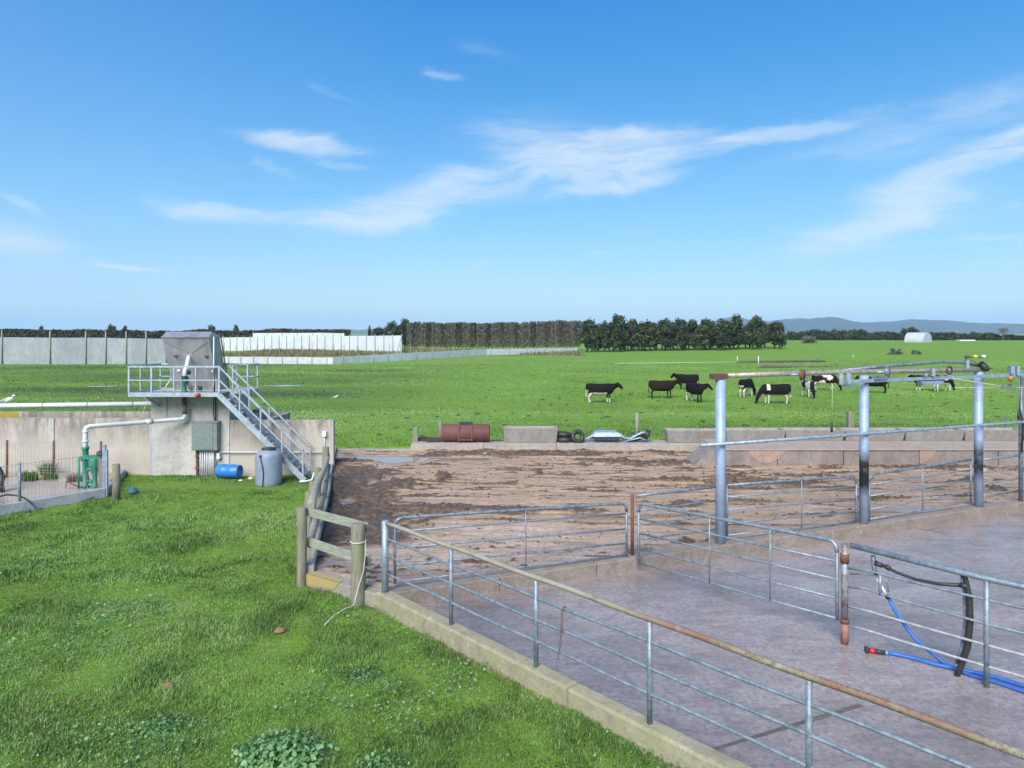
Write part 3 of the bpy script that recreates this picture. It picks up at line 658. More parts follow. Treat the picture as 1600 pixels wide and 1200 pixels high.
# ------------------------------------------------------------------ tube gates
def gate(name, label, A0, B0, zA, zB, verts, rt=.028, r=.017, curveA=False, curveB=False, mat=GALV, ends=(True, True), group=None, topmat=None, cat='gate'):
    """zA / zB: heights of the rails at both ends, first the top one."""
    A0, B0 = Vector(A0), Vector(B0); t = thing(name, (A0.x, A0.y, min(zA[-1], zB[-1])-.02), label, cat, group)
    P = lambda s, za, zb: Vector((A0.x+(B0.x-A0.x)*s, A0.y+(B0.y-A0.y)*s, za+(zb-za)*s))
    Ln = (B0-A0).length; e = .13/Ln; pts = []
    if curveA: pts += [P(0, zA[0]-.16, zB[0]-.16), P(.0+e*.10, zA[0]-.07, zB[0]-.07), P(e*.45, zA[0]-.02, zB[0]-.02), P(e, zA[0], zB[0])]
    else: pts += [P(0, zA[0], zB[0])]
    pts += [P(.35, zA[0], zB[0]+.0), P(.7, zA[0], zB[0])]
    if curveB: pts += [P(1-e, zA[0], zB[0]), P(1-e*.45, zA[0]-.02, zB[0]-.02), P(1-e*.1, zA[0]-.07, zB[0]-.07), P(1, zA[0]-.16, zB[0]-.16)]
    else: pts += [P(1, zA[0], zB[0])]
    mb = MB(); mb.tube(pts, rt, 10); mb.build('top_rail', topmat or mat, t)
    for za, zb in list(zip(zA, zB))[1:]:
        k = random.uniform(-.008, .008)
        mb = MB(); mb.tube([P(0, za, zb), P(.33, za+k, zb+k), P(.66, za-k, zb-k), P(1, za, zb)], r, 8); mb.build('rail', mat, t)
    for side, (s, zz, cv) in enumerate(((0, zA, curveA), (1, zB, curveB))):
        if ends[side]:
            mb = MB(); mb.tube([P(s, zz[-1]-.02, zz[-1]-.02), P(s, zz[0]-(.15 if cv else 0), zz[0]-(.15 if cv else 0))], rt*.85, 10); mb.build('end_upright', topmat or mat, t)
    for s in verts:
        za = zA[0]+(zB[0]-zA[0])*s; zb = zA[-1]+(zB[-1]-zA[-1])*s
        mb = MB(); dn = Vector(((B0-A0).y, -(B0-A0).x)).normalized()*.02
        mb.tube([P(s, zb, zb)+Vector((dn.x, dn.y, 0)), P(s, za, za)+Vector((dn.x, dn.y, 0))], .012, 8); mb.build('brace', mat, t)
    return t
def fl(x, off=.15):                          # point on the far kerb for a photo column
    k = (x-800)/F; Y = (12.33+off)/(1-.414*k); return (k*Y, Y)
GATEG = 'tube gates and panels round the yard'
gate('tube_gate', 'closed tube gate on kerb beside timber corner post', fl(617, .17), fl(979), (1.42, 1.20, .92, .63, .36), (1.267, 1.065, .775, .50, .285), (.53,), curveA=True, curveB=True, group=GATEG, topmat=GALVD)
gate('tube_gate', 'diagonal tube gate crossing the wet yard to rusty post', fl(998, -.10), (4.74, 10.27), (1.30, 1.01, .74, .45, .18), (1.46, 1.17, .905, .63, .335), (.42, .72), .03, .018, True, True, group=GATEG)
hp = fl(988, .2); mb = MB(); mb.tube([(hp[0], hp[1], .2), (hp[0], hp[1], 1.40)], .032, 10); o = mb.build('hinge_post', RUST, origin=(hp[0], hp[1], .2)); tag(o, 'slim brown rusty hinge post between the two tube gates', 'post')
gate('pipe_fence', 'short pipe fence panel between rusty hinge post and first tall post', fl(994, .2), fl(1117, .2), (1.37, 1.08, .81, .526), (1.39, 1.105, .795, .524), (), ends=(False, False), mat=GALVD, group=GATEG, cat='fence')
gate('tube_gate', 'tube gate panel between first and second tall posts', fl(1136, .22), fl(1338, .22), (1.39, 1.145, .886, .61, .366), (1.30, 1.06, .79, .504, .285), (.55,), curveB=True, group=GATEG, topmat=GALVD)
gate('tube_gate', 'tube gate panel between second and third tall posts', fl(1358, .2), fl(1517, .2), (1.30, 1.08, .82, .52, .30), (1.41, 1.16, .90, .62, .396), (.5,), curveA=True, group=GATEG, topmat=GALVD)
gate('pipe_fence', 'short pipe fence panel right of third tall post', fl(1535, .17), fl(1593, .17), (1.386, 1.09, .79, .505), (1.40, 1.095, .82, .53), (), ends=(False, False), group=GATEG, cat='fence')
gate('pipe_fence', 'pipe fence panel cut by right edge of frame', fl(1597, .17), fl(1760, .17), (1.40, 1.10, .82, .53), (1.42, 1.12, .84, .55), (.5,), ends=(False, True), group=GATEG, cat='fence')
# loose chain loop on the panels
# rusty post D and fence E
D0 = Vector((4.82, 10.2))
pdn = thing('yard_post', (D0.x, D0.y, 0), 'rust banded round pipe post standing in the wet yard', 'post')
mb = MB(); mb.tube([(D0.x, D0.y, .30), (D0.x, D0.y, 1.44)], .048, 16); mb.build('pipe', galv('stained_post', (.38, .42, .45), (.22, .24, .26), (.25, .14, .10), .48, .62, 6), pdn)
mb = MB(); mb.tube([(D0.x, D0.y, 0), (D0.x, D0.y, .32)], .052, 16); mb.build('base_sleeve', simple('pinkish_rust', (.36, .16, .12), (.24, .10, .08), .8, 0, 12, .3), pdn)
for z0, z1 in ((1.17, 1.30), (.30, .36)):
    mb = MB(); mb.tube([(D0.x, D0.y, z0), (D0.x, D0.y, z1)], .062, 16); mb.build('collar', RUST, pdn)
fe = thing('railing', (D0.x, D0.y, 0), 'right hand yard railing with thick top pipe beside blue hoses', 'fence')
ED = Vector((.696, -.718)).normalized()
def EP(s, z): p = D0+ED*s; return Vector((p.x, p.y, z))
mb = MB(); mb.tube([EP(.08, 1.44), EP(1.74, 1.375), EP(6, 1.36), EP(10, 1.36)], .040, 14); mb.build('top_rail', GALV, fe)
for j, (za, zb) in enumerate(((1.113, 1.107), (.846, .798), (.56, .53), (.283, .261))):
    mb = MB(); b1 = .02 if j < 2 else 0
    mb.tube([EP(.05, za-.01), EP(.3, za+b1), EP(.75, (za+zb)/2+b1*.4), EP(1.74, zb), EP(5, zb), EP(10, zb)], .018, 10); mb.build('rail', GALV if j < 2 else galv('pale_rail', (.45, .47, .48), (.34, .35, .36)), fe)
for i in range(1, 6):
    mb = MB(); mb.tube([EP(1.742*i, 0), EP(1.742*i, 1.36)], .033, 12); mb.build('post', GALV, fe)
mb = MB(); mb.tube([EP(.48, .83), EP(.48, 1.11)], .022, 10); mb.build('spacer', GALV, fe)
# hose stand and hoses (just behind that railing)
def EQ(x, y, s):                             # point at a photo column on the line parallel to the railing, s behind it
    o = D0+Vector((-ED.y, ED.x))*s; k = (x-800)/F; tt = (k*o.y-o.x)/(ED.x-k*ED.y); Y = (o+ED*tt).y; return pd(x, y, Y)
hs_ = thing('hose_stand', EQ(1490, 1060, .05), 'curved black rubber standpipe with black branch hose on railing', 'standpipe')
mb = MB(); mb.tube([EQ(1492, 1062, .06), EQ(1500, 1045, .06), EQ(1512, 1010, .06), EQ(1516, 970, .06), EQ(1515, 935, .06), EQ(1509, 905, .06), EQ(1503, 890, .06)], [.03, .036, .04, .04, .038, .03, .028], 12); mb.build('riser', BLACKP, hs_)
mb = MB(); mb.tube([EQ(1494, 1036, .10), EQ(1503, 1012, .10), EQ(1508, 970, .10), EQ(1507, 925, .10), EQ(1502, 894, .10)], .022, 10); mb.build('support_strip', GALVD, hs_)
mb = MB(); mb.tube([EQ(1372, 881, .06), EQ(1385, 886, .05), EQ(1400, 894, .05), EQ(1430, 905, .05), EQ(1465, 912, .05), EQ(1508, 915, .06)], [.026, .022, .02, .02, .022, .026], 10); mb.build('branch_hose', BLACKP, hs_)
for x, y, x2, y2 in ((1367, 879, 1378, 884), (1384, 885, 1391, 889), (1500, 914, 1512, 916)):
    mb = MB(); mb.tube([EQ(x, y, .05), EQ(x2, y2, .05)], .034, 10); mb.build('clamp', DARKM, hs_)
mb = MB(); mb.tube([EQ(1364, 868, .08), EQ(1366, 888, .08), EQ(1369, 899, .05)], [.03, .032, .02], 10); mb.build('valve', GALVD, hs_)
mb = MB(); mb.tube([EQ(1328, 897, .03), EQ(1345, 897, .03), EQ(1372, 900, .03), EQ(1386, 908, .03), EQ(1388, 925, .03)], .012, 8); mb.build('bracket', GALVD, hs_)
def ground_pts(l, z): return [px(x, y, z) for x, y in l]
h1 = thing('hose', px(1390, 1022, .03), 'blue hose on wet floor ending in red and black nozzle', 'hose', 'blue wash down hoses')
mb = MB(); mb.tube(ground_pts([(1380, 1019), (1400, 1022), (1430, 1029), (1465, 1039), (1500, 1046), (1545, 1055), (1600, 1072), (1680, 1100)], .03), .027, 12); mb.build('hose_line', BLUEH, h1)
mb = MB(); mb.tube(ground_pts([(1366, 1017), (1372, 1018), (1382, 1020)], .035), [.03, .034, .028], 12); mb.build('coupling', BLACKP, h1)
mb = MB(); mb.tube(ground_pts([(1358.5, 1016), (1367, 1017.2)], .035), .037, 12); mb.build('red_collar', REDP, h1)
mb = MB(); mb.tube(ground_pts([(1352, 1015.4), (1354.5, 1015.6), (1359, 1016)], .037), [.052, .05, .03], 14); mb.build('nozzle', DARKM, h1)
mb = MB(); mb.tube(ground_pts([(1384, 1020), (1387, 1020.6)], .031), .031, 12); mb.build('clip', GALVB, h1)
h2 = thing('hose', EQ(1388, 930, .05), 'blue hose dropping from white fitting on railing to floor', 'hose', 'blue wash down hoses')
mb = MB(); mb.tube([EQ(1387, 932, .06), EQ(1396, 950, .06), EQ(1410, 972, .07), EQ(1428, 996, .08), EQ(1446, 1013, .09)]+ground_pts([(1472, 1034), (1492, 1045)], .04)+ground_pts([(1520, 1056), (1560, 1067), (1600, 1081), (1680, 1112)], .03), .023, 12); mb.build('hose_line', BLUEH, h2)
mb = MB(); mb.tube([EQ(1371, 904, .05), EQ(1376, 915, .05), EQ(1385, 930, .06)], .024, 10); mb.build('white_fitting', WHITEP, h2)
mb = MB(); mb.tube([EQ(1384, 929, .06), EQ(1388, 935, .06)], .028, 10); mb.build('clamp', DARKM, h2)

# ------------------------------------------------------------------ tall posts and overhead track
ot = thing('overhead_gate_frame', (4.22, 14.25, .25), 'tall pale blue post frame carrying overhead track and pulleys', 'frame')
TP = [(4.22, 14.25), (7.86, 15.72), (11.43, 17.25)]
def build_local(mb, name, mat, parent, loc):
    """mesh whose own origin stands at loc (world), under parent"""
    me = bpy.data.meshes.new(name); me.from_pydata([tuple(Vector(v)-Vector(loc)) for v in mb.v], [], mb.f); me.polygons.foreach_set('use_smooth', mb.sm); me.materials.append(mat)
    o = bpy.data.objects.new(name, me); COL.objects.link(o); o.parent = parent; o.location = Vector(loc)-root_loc(parent); return o
for (x, y), s in zip(TP, (.0, 1.0, .8)):
    mb = MB(); mb.tube([(x, y, .22), (x, y, 3.55)], .1, 20); o = build_local(mb, 'tall_post', TALL, ot, (x, y, .25)); o['soot'] = s
p4 = fl(1595, .15); mb = MB(); mb.tube([(p4[0], p4[1], .2), (p4[0], p4[1], 3.55)], .05, 12); mb.build('slim_post', GALVD, ot)
TD = Vector((.925, .38, 0)).normalized()
def TPt(s, z, off=0): return Vector((4.22, 14.25, 0))+TD*s+Vector((.38, -.925, 0))*off+Vector((0, 0, z))
mb = MB(); mb.bar(TPt(-.22, 3.62), TPt(.12, 3.62), .16, .11); mb.build('end_plate', RUSTRED, ot)
PIPE = galv('tan_overhead_pipe', (.42, .38, .33), (.30, .26, .22), (.30, .17, .10), .52, .66, 3)
mb = MB(); mb.tube([TPt(.1, 3.63), TPt(2, 3.635), TPt(4, 3.63), TPt(6, 3.61), TPt(8, 3.59)], .052, 12); mb.build('overhead_pipe', PIPE, ot)
mb = MB(); mb.tube([TPt(3.4, 3.66, -.1), TPt(5, 3.75, -.1), TPt(6.6, 3.81, -.1), TPt(7.3, 3.78, -.1), TPt(8.1, 3.66, -.1)], .04, 10); mb.build('drive_pipe', GALVD, ot)
mb = MB(); mb.bar(TPt(3.2, 3.44, .18), TPt(12, 3.46, .18), .05, .075); mb.build('track_beam', GALVB, ot)
for s, w in ((2.02, .12), (4.52, .12)):
    c = TPt(s, 3.61, .14); mb = MB(); mb.lathe([(0, -.03), (w, -.03), (w, -.015), (w*.8, 0), (w, .015), (w, .03), (0, .03)], c, 22, (.75, -.65, 0)); mb.build('pulley', RUST if s < 3 else GALVD, ot)
    mb = MB(); mb.tube([c, TPt(s-.25, 3.62, .05)], .03, 8); mb.build('pulley_arm', GALVB, ot)
mb = MB(); mb.lathe([(0, -.05), (.13, -.05), (.14, 0), (.13, .05), (0, .05)], TPt(7.9, 3.68, .05), 20, (.5, -.5, .6)); mb.build('pulley', DARKM, ot)
for s in (3.05, 3.26):
    c = TPt(s, 3.5, .2); mb = MB(); mb.bar(c+Vector((0, 0, -.12)), c+Vector((0, 0, .13)), .085, .03, up=(0, 1, 0)); mb.build('hanger_plate', GALVB, ot)
mb = MB(); mb.bar(TPt(3.15, 3.36, .2), TPt(3.4, 3.35, .2), .1, .06); mb.build('hanger_foot', GALVD, ot)
# trolley in the middle and cap at the right
mb = MB(); mb.hexa([TPt(5.48, 3.30, .28), TPt(6.12, 3.30, .28), TPt(6.12, 3.30, .14), TPt(5.48, 3.30, .14), TPt(5.42, 3.385, .28), TPt(6.18, 3.385, .28), TPt(6.18, 3.385, .14), TPt(5.42, 3.385, .14)]); mb.build('trolley', GALVB, ot)
for s, z0, z1, w in ((5.85, 3.50, 3.68, .07), (5.62, 3.5, 3.58, .05), (8.62, 3.5, 3.68, .09), (8.85, 3.46, 3.68, .07)):
    mb = MB(); mb.bar(TPt(s, z0, .22), TPt(s, z1, .22), w, w*1.6, up=(0, 1, 0)); mb.build('bracket', GALVB, ot)
mb = MB(); mb.torus(TPt(6.45, 3.62, .2), .09, .018, (.4, -.9, 0), 16, 6); mb.build('ring', DARKM, ot)
mb = MB(); mb.bar(TPt(4.4, 3.5, .2), TPt(4.0, 3.5, .2), .08, .08); mb.build('clip', GALVD, ot)
mb = MB(); mb.tube([TPt(6.4, 3.44, .3), TPt(8.2, 3.2, .3), TPt(8.6, 3.15, .3), TPt(14, 3.2, .3)], .008, 5); mb.build('wire', NYLON, ot)
mb = MB(); mb.tube([TPt(6.5, 3.22, .28), TPt(8.6, 3.15, .28)], .006, 5); mb.build('wire', NYLON, ot)
mb = MB(); mb.bar(TPt(8.15, 3.18, .3), TPt(8.65, 3.15, .3), .05, .07); mb.build('strainer', GALVD, ot)
mb = MB(); mb.lathe([(0, -.06), (.03, -.06), (.055, .0), (.06, .05), (0, .06)], TPt(8.55, 3.38, .25), 14); mb.build('insulator', ORANGE, ot)
mb = MB(); mb.tube([TPt(8.55, 3.15, .25), TPt(8.55, 3.34, .25)], .015, 8); mb.build('insulator_stem', RUST, ot)
sp_ = thing('sprinkler_arm', TPt(7.65, 3.62, -.02), 'small upright arm with white and yellow caps above third tall post', 'bracket')
c = pd(1511, 575, 17.1); mb = MB(); mb.bar(c, pd(1511, 559, 17.1), .07, .07, up=(0, 1, 0)); mb.build('stub', GALVB, sp_)
mb = MB(); mb.tube([pd(1510, 558.5, 17.1), pd(1543, 558, 17.0)], .014, 6); mb.build('arm', DARKM, sp_)
for x, m_ in ((1511, RUSTRED), (1524, YELLOW), (1537, WHITE)):
    mb = MB(); mb.lathe([(0, -.03), (.05, -.025), (.06, 0), (.04, .035), (0, .045)], pd(x, 557.2, 17.05), 12); mb.build('cap', m_, sp_)
mb = MB(); mb.tube([pd(1515, 562, 17.1), pd(1530, 569, 17.1), pd(1552, 577, 17.2)], .008, 5); mb.build('cable', DARKM, sp_)
# ropes
for x, y0, y1, yw, Y, lab in ((1300, 603, 661, 675, 15.3, 'thin green cord with dark weight hanging left of second tall post'), (1592, 590, 642, 656, 17.5, 'thin green cord with dark weight hanging at right edge of frame')):
    r_ = thing('hanging_cord', pd(x, y0, Y), lab, 'cord'); mb = MB(); mb.tube([pd(x+1, y0, Y), pd(x-.5, y1, Y)], .009, 6); mb.build('cord', GREENR, r_)
    mb = MB(); mb.tube([pd(x-.5, y1, Y), pd(x-.5, yw, Y)], .028, 8); mb.build('weight', DARKM, r_)
# long pale pipe at mid height
mb = MB(); a = TPt(-.62, 2.28, .16); mb.tube([a, TPt(3, 2.27, .16), TPt(7.5, 2.27, .16), TPt(14, 2.26, .16)], .033, 10)
tag(mb.build('water_pipe', GALVB, origin=a), 'long pale grey pipe crossing in front of the tall posts', 'pipe')
mb = MB(); mb.tube([(p4[0]-.06, p4[1]-.06, 3.4), (p4[0]-.1, p4[1]-.1, 2.6), (p4[0]-.02, p4[1]-.12, 2.2), (p4[0]-.05, p4[1]-.1, 1.5)], .022, 8)
tag(mb.build('cable', BLACKP, origin=(p4[0], p4[1], 3.4)), 'black cable running down slim post at right edge of frame', 'cable')

# ------------------------------------------------------------------ effluent tank, tower, walkway
WY = 22.3
tk = thing('concrete_tank', (-14, WY, 0), 'long low stained concrete tank with tower under the walkway', 'tank')
XL, XT0, XT1, XR = -42, pd(237, 0, WY).x, pd(359, 0, WY).x, pd(521, 0, WY).x
def part(name, mat, *boxes, parent=tk, bevel=.01):
    mb = MB()
    for bx in boxes: mb.box(*bx)
    return build_local(mb, name, mat, parent, (boxes[0][0], boxes[0][2], 0))
part('front_wall', WALLM, (XL, XT0-.003, WY, WY+.18, -.15, 1.80))
part('front_wall', WALLM, (XT1+.003, XR, WY, WY+.18, -.15, 1.735))
part('back_wall', WALLM, (XL, -9.0, 24.05, 24.23, -.15, 1.80))
xe = pd(450, 650, 24.0).x
part('back_wall', WALLM, (-8.98, xe, 24.05, 24.23, -.15, 1.77))
part('side_wall', WALLM, (xe-.18, xe-.001, WY+.19, 24.045, -.15, 1.76))
part('tower', TOWERM, (XT0, XT1, WY-.03, 24.02, -.15, 2.60))
part('cover_slab', TOWERM, (XT0-.02, XT1+.02, WY-.05, 23.6, 2.602, 2.66))
for xx, m_ in ((84, WALLM), (237, TOWERM)):
    X = pd(xx, 0, WY).x; part('joint_strip', simple('pale_joint', (.42, .43, .45), (.34, .35, .38), .8), (X-.05, X+.02, WY-.036, WY-.031 if xx > 200 else WY-.001, 0, 1.79))
X = pd(262, 0, WY).x; part('joint_strip', DARKM, (X-.008, X+.008, WY-.035, WY-.031, 1.85, 2.58))
part('lichen_rim', simple('yellow_lichen', (.34, .32, .08), (.28, .27, .15), .9, 0, 3), (XL, XT0-.01, WY-.004, WY+.03, 1.801, 1.81))
part('lichen_patch', simple('orange_lichen', (.36, .26, .03), (.30, .27, .08), .9, 0, 2), (XL, pd(28, 0, 24).x, 24.040, 24.048, 1.45, 1.795))
mb = MB(); mb.cyl((pd(403, 0, 23.3).x, 23.3, 1.1), .26, .8, 18); mb.cyl((pd(403, 0, 23.3).x, 23.3, 1.9), .16, .07, 16); tag(mb.build('plastic_drum', simple('dark_drum', (.10, .11, .14), None, .5)), 'dark drum top showing behind tank wall beside stairs', 'drum')

wk = thing('steel_walkway', (-10.3, 21.4, 0), 'galvanised steel walkway with railings and open staircase', 'walkway')
WF, WB = 21.4, 23.3; xl, xr, xrb = pd(201, 0, WF).x, pd(343.5, 0, WF).x, pd(403, 0, WB).x
mb = MB(); mb.box(xl, xr, WF, WB, 2.63, 2.655); mb.box(xr, xrb, WF+.95, WB, 2.63, 2.655); mb.build('deck', simple('grating', (.30, .33, .35), (.2, .22, .24), .6, .3, 60), wk)
mb = MB(); mb.bar((xl, WF, 2.62), (xr, WF, 2.62), .05, .13); mb.bar((xl, WF+.03, 2.62), (xl, WB, 2.62), .05, .12); mb.bar((xl, WB, 2.62), (xrb, WB, 2.62), .05, .12); mb.bar((xrb, WB-.03, 2.62), (xrb, WF+.95, 2.62), .05, .12); mb.bar((xr, WF+.95, 2.62), (xrb-.03, WF+.95, 2.62), .05, .12); mb.build('edge_channel', STAIR, wk)
mb = MB(); mb.bar((xl+.5, WF+.03, 2.54), (xl+.5, 22.25, 2.2), .06, .06); mb.build('brace', STAIR, wk)
def rpost(x, y, w=.045, z0=2.68, z1=3.47): mb = MB(); mb.bar((x, y, z0), (x, y, z1), w, w, up=(0, 1, 0)); mb.build('railing_post', STAIR, wk)
for x in (201.7, 237, 272, 306, 342.5): rpost(pd(x, 0, WF).x, WF, .055 if x in (201.7, 237, 342.5) else .04)
for y in (22.05, 22.7, 23.3): rpost(xl+.02, y, .04)
for x in (370, 388, 402.5): rpost(pd(x, 0, WB).x, WB, .045)
rpost(xr+.02, WF+.95, .045); rpost(xr+.38, WF+.95, .03) if False else None
for nm, z in (('top_rail', 3.47), ('mid_rail', 3.06)):
    mb = MB(); h = .05 if z > 3.2 else .035
    mb.bar((xl-.02, WF, z), (xr+.02, WF, z), .05, h); mb.bar((xl+.02, WF+.03, z), (xl+.02, WB, z), .045, h); mb.bar((xl+.05, WB, z), (xrb, WB, z), .045, h); mb.bar((xrb, WB-.03, z), (xrb, WF+1.0, z), .045, h); mb.build(nm, STAIR, wk)
rpost(xrb, WF+1.0, .045)
# stairs: 45 degrees, 13 treads
xs0, xs1, zt, zb_ = xr+.02, pd(474, 0, WF).x, 2.62, .02
for y in (WF-.04, WF+.72):
    mb = MB(); a = Vector((xs0-.02, y, zt-.02)); c = Vector((xs1+.05, y, zb_)); mb.bar(a, c, .03, .17); mb.build('stringer', STAIR, wk)
    d = (c-a)
    mb = MB(); mb.bar(a+Vector((0, 0, .87)), a+d*.985+Vector((0, 0, .87)), .04, .045); mb.build('handrail', STAIR, wk)
    mb = MB(); mb.bar(a+Vector((0, 0, .47)), a+d*.985+Vector((0, 0, .47)), .03, .035); mb.build('mid_rail', STAIR, wk)
    for s in (.24, .485, .735, .98):
        q = a+d*s; mb = MB(); mb.bar(q+Vector((0, 0, .02)), q+Vector((0, 0, .87)), .04, .04, up=(0, 1, 0)); mb.build('railing_post', STAIR, wk)
for i in range(13):
    f = (i+.8)/13.6; X = xs0+(xs1-xs0)*f; Z = zt+(zb_-zt)*f
    mb = MB()
    for k in range(4): mb.box(X-.07+k*.062, X-.045+k*.062, WF-.02, WF+.70, Z-.012, Z+.015)
    mb.box(X-.075, X-.06, WF-.02, WF+.70, Z-.03, Z+.02); mb.box(X+.14+.003, X+.158, WF-.02, WF+.70, Z-.03, Z+.02); mb.box(X-.07, X+.15, WF-.018, WF+.008, Z-.014, Z+.017)
    mb.build('tread', STAIR, wk)

sn = thing('slurry_screen', (-10.2, 22.4, 2.66), 'tall tapered stainless separator hopper on top of walkway', 'hopper')
X0, X1 = pd(252.7, 0, 22.0).x, pd(325.5, 0, 22.0).x; mb = MB()
f0, f1 = (X0, 22.0, 4.36), (X1, 22.0, 4.36); b0_, b1_ = (X0+.03, 22.72, 2.66), (X1+.03, 22.72, 2.66)
tb0, tb1 = (X0, 22.83, 4.39), (X1, 22.83, 4.39); bb0, bb1 = (X0+.03, 23.42, 2.66), (X1+.03, 23.42, 2.66)
mb.hexa([b0_, b1_, bb1, bb0, f0, f1, tb1, tb0]); mb.build('body', STEELS, sn)
mb = MB(); r0, r1 = (X0+.02, 22.28, 4.535), (X1+.0, 22.28, 4.535)
mb.face([(X0-.02, 21.96, 4.355), (X1+.02, 21.96, 4.355), r1, r0]); mb.face([r0, r1, (X1+.02, 22.86, 4.39), (X0-.02, 22.86, 4.39)])
mb.face([(X1+.02, 21.96, 4.355), (X1+.02, 22.86, 4.39), r1]); mb.face([(X0-.02, 22.86, 4.39), (X0-.02, 21.96, 4.355), r0]); mb.face([(X0-.02, 21.96, 4.355), (X0-.02, 22.86, 4.39), (X1+.02, 22.86, 4.39), (X1+.02, 21.96, 4.355)])
mb.build('hood', simple('pale_hood_sheet', (.42, .42, .45), (.28, .27, .28), .35, .5, 4), sn)
def SF(u, z): return Vector((X0+(X1-X0)*u+.03*(4.36-z)/1.7, 22.0+.72*(4.36-z)/1.7-.006, z))
for u0, z0, u1, z1 in ((.03, 4.22, .52, 3.86), (.97, 4.22, .58, 3.86)):
    mb = MB(); mb.bar(SF(u0, z0), SF(u1, z1), .018, .008, up=(0, -1, .3)); mb.build('rib', simple('dull_weld', (.14, .135, .14)), sn)
for u, z in ((.22, 3.78), (.88, 3.77), (.20, 3.3), (.95, 3.28)):
    mb = MB(); mb.lathe([(.0, .014), (.05, .012), (.065, 0)], SF(u, z), 14, (0, -1, .3)); mb.build('boss', DARKM if z > 3.5 else STEELS, sn)
mb = MB(); mb.bar((X0-.05, 22.2, 2.68), (X0+.05, 22.6, 3.1), .04, .02); mb.build('leg_brace', simple('pale_brace', (.5, .5, .5)), sn)
mb = MB(); mb.bar((X1+.035, 22.85, 4.38), (X1+.065, 23.43, 2.68), .02, .05); mb.build('side_flange', RUSTRED, sn)
# feed pipe with green valve up to the screen
fp = thing('feed_pipe', (pd(289, 640, 21.9).x, 21.9, 2.0), 'white pipe rising from green pump along wall to hopper', 'pipe')
def Q(x, y, Y): return pd(x, y, Y)
mb = MB(); mb.tube([Q(133.5, 706, 20.0), Q(133.5, 690, 20.0), Q(133.5, 672, 20.0), Q(135, 668, 20.02), Q(140, 666.3, 20.06), Q(190, 662.5, 20.9), Q(240, 658.5, 21.6), Q(280, 655, 22.0), Q(287, 654, 22.05), Q(289, 650, 22.05), Q(289, 642, 22.05)], .065, 14); mb.build('pvc_line', WHITEP, fp)
for x, y, Y, x2, y2, Y2, m_ in ((133.5, 688, 20.0, 133.5, 691, 20.0, WHITEP), (228, 659.6, 21.43, 238, 658.7, 21.57, WHITEP), (133.5, 673, 20, 133.5, 676, 20, WHITEP)):
    mb = MB(); mb.tube([Q(x, y, Y), Q(x2, y2, Y2)], .08, 14); mb.build('coupling', m_, fp)
mb = MB(); mb.tube([Q(288.5, 647, 22.05), Q(288.5, 632, 22.05)], .075, 14); mb.build('rubber_joint', simple('grey_joint', (.16, .16, .17), (.1, .1, .1), .6), fp)
mb = MB(); mb.tube([Q(288, 632, 22.05), Q(288, 617, 22.05)], .072, 14); mb.build('rusty_riser', RUST, fp)
mb = MB(); mb.lathe([(.11, 0), (.11, .03), (.07, .05), (.06, .2), (.07, .33), (.09, .36), (.09, .40)], (Q(288, 0, 21.75).x, 21.75, 2.67), 16); mb.build('green_valve', GREENP, fp)
mb = MB(); mb.tube([Q(288, 593, 21.75), Q(288, 586, 21.75), Q(289, 579, 21.8), Q(292, 571, 21.95), Q(294, 562, 22.1), Q(295, 557, 22.25)], .062, 12); mb.build('upper_pipe', WHITEP, fp)
mb = MB(); mb.tube([Q(288, 594, 21.75), Q(288, 587, 21.75)], .085, 14); mb.tube([Q(290, 582, 21.9), Q(297, 582, 21.9)], .07, 12); mb.build('green_collar', simple('dark_green_iron', (.02, .08, .06), None, .5), fp)
mb = MB(); mb.tube([Q(291, 589, 21.9), Q(295, 600, 21.9), Q(300, 610, 21.95)], [.07, .06, .05], 10); mb.build('drain_sleeve', simple('grey_sleeve', (.42, .43, .45), None, .6), fp)
mb = MB(); mb.bar(Q(297, 604, 22), Q(313, 604, 22), .02, .02); mb.build('handle', DARKM, fp)
mb = MB(); mb.tube([Q(334, 526, 21.97), Q(334, 575, 21.97), Q(334, 600, 21.97), Q(332, 611, 21.97)], .018, 8); tag(mb.build('vent_pipe', WHITEP), 'thin white pipe running down front of stainless hopper', 'pipe')
mb = MB(); mb.tube([Q(334, 576, 21.93), Q(335, 600, 21.93), Q(335, 612, 21.93)], .022, 8); tag(mb.build('cable', BLACKP), 'black cable behind walkway railing below the thin white pipe', 'cable')
mb = MB(); mb.lathe([(0, -.07), (.06, -.05), (.075, 0), (.06, .05), (0, .07)], Q(309, 617.5, 21.34), 14); tag(mb.build('float_ball', REDP), 'red round cap on walkway edge above control cabinet', 'cap')
mb = MB(); mb.bar(Q(310, 607, 21.9), Q(315, 607, 21.9), .1, .12); tag(mb.build('junction_box', DARKM), 'small dark box on the walkway deck', 'box')
mb = MB(); mb.tube([Q(242, 595, 21.45), Q(230, 625, 21.5), Q(220, 657, 21.0)], .008, 5); tag(mb.build('stay_wire', NYLON), 'thin pale cord tied from walkway to white pipe', 'cord')

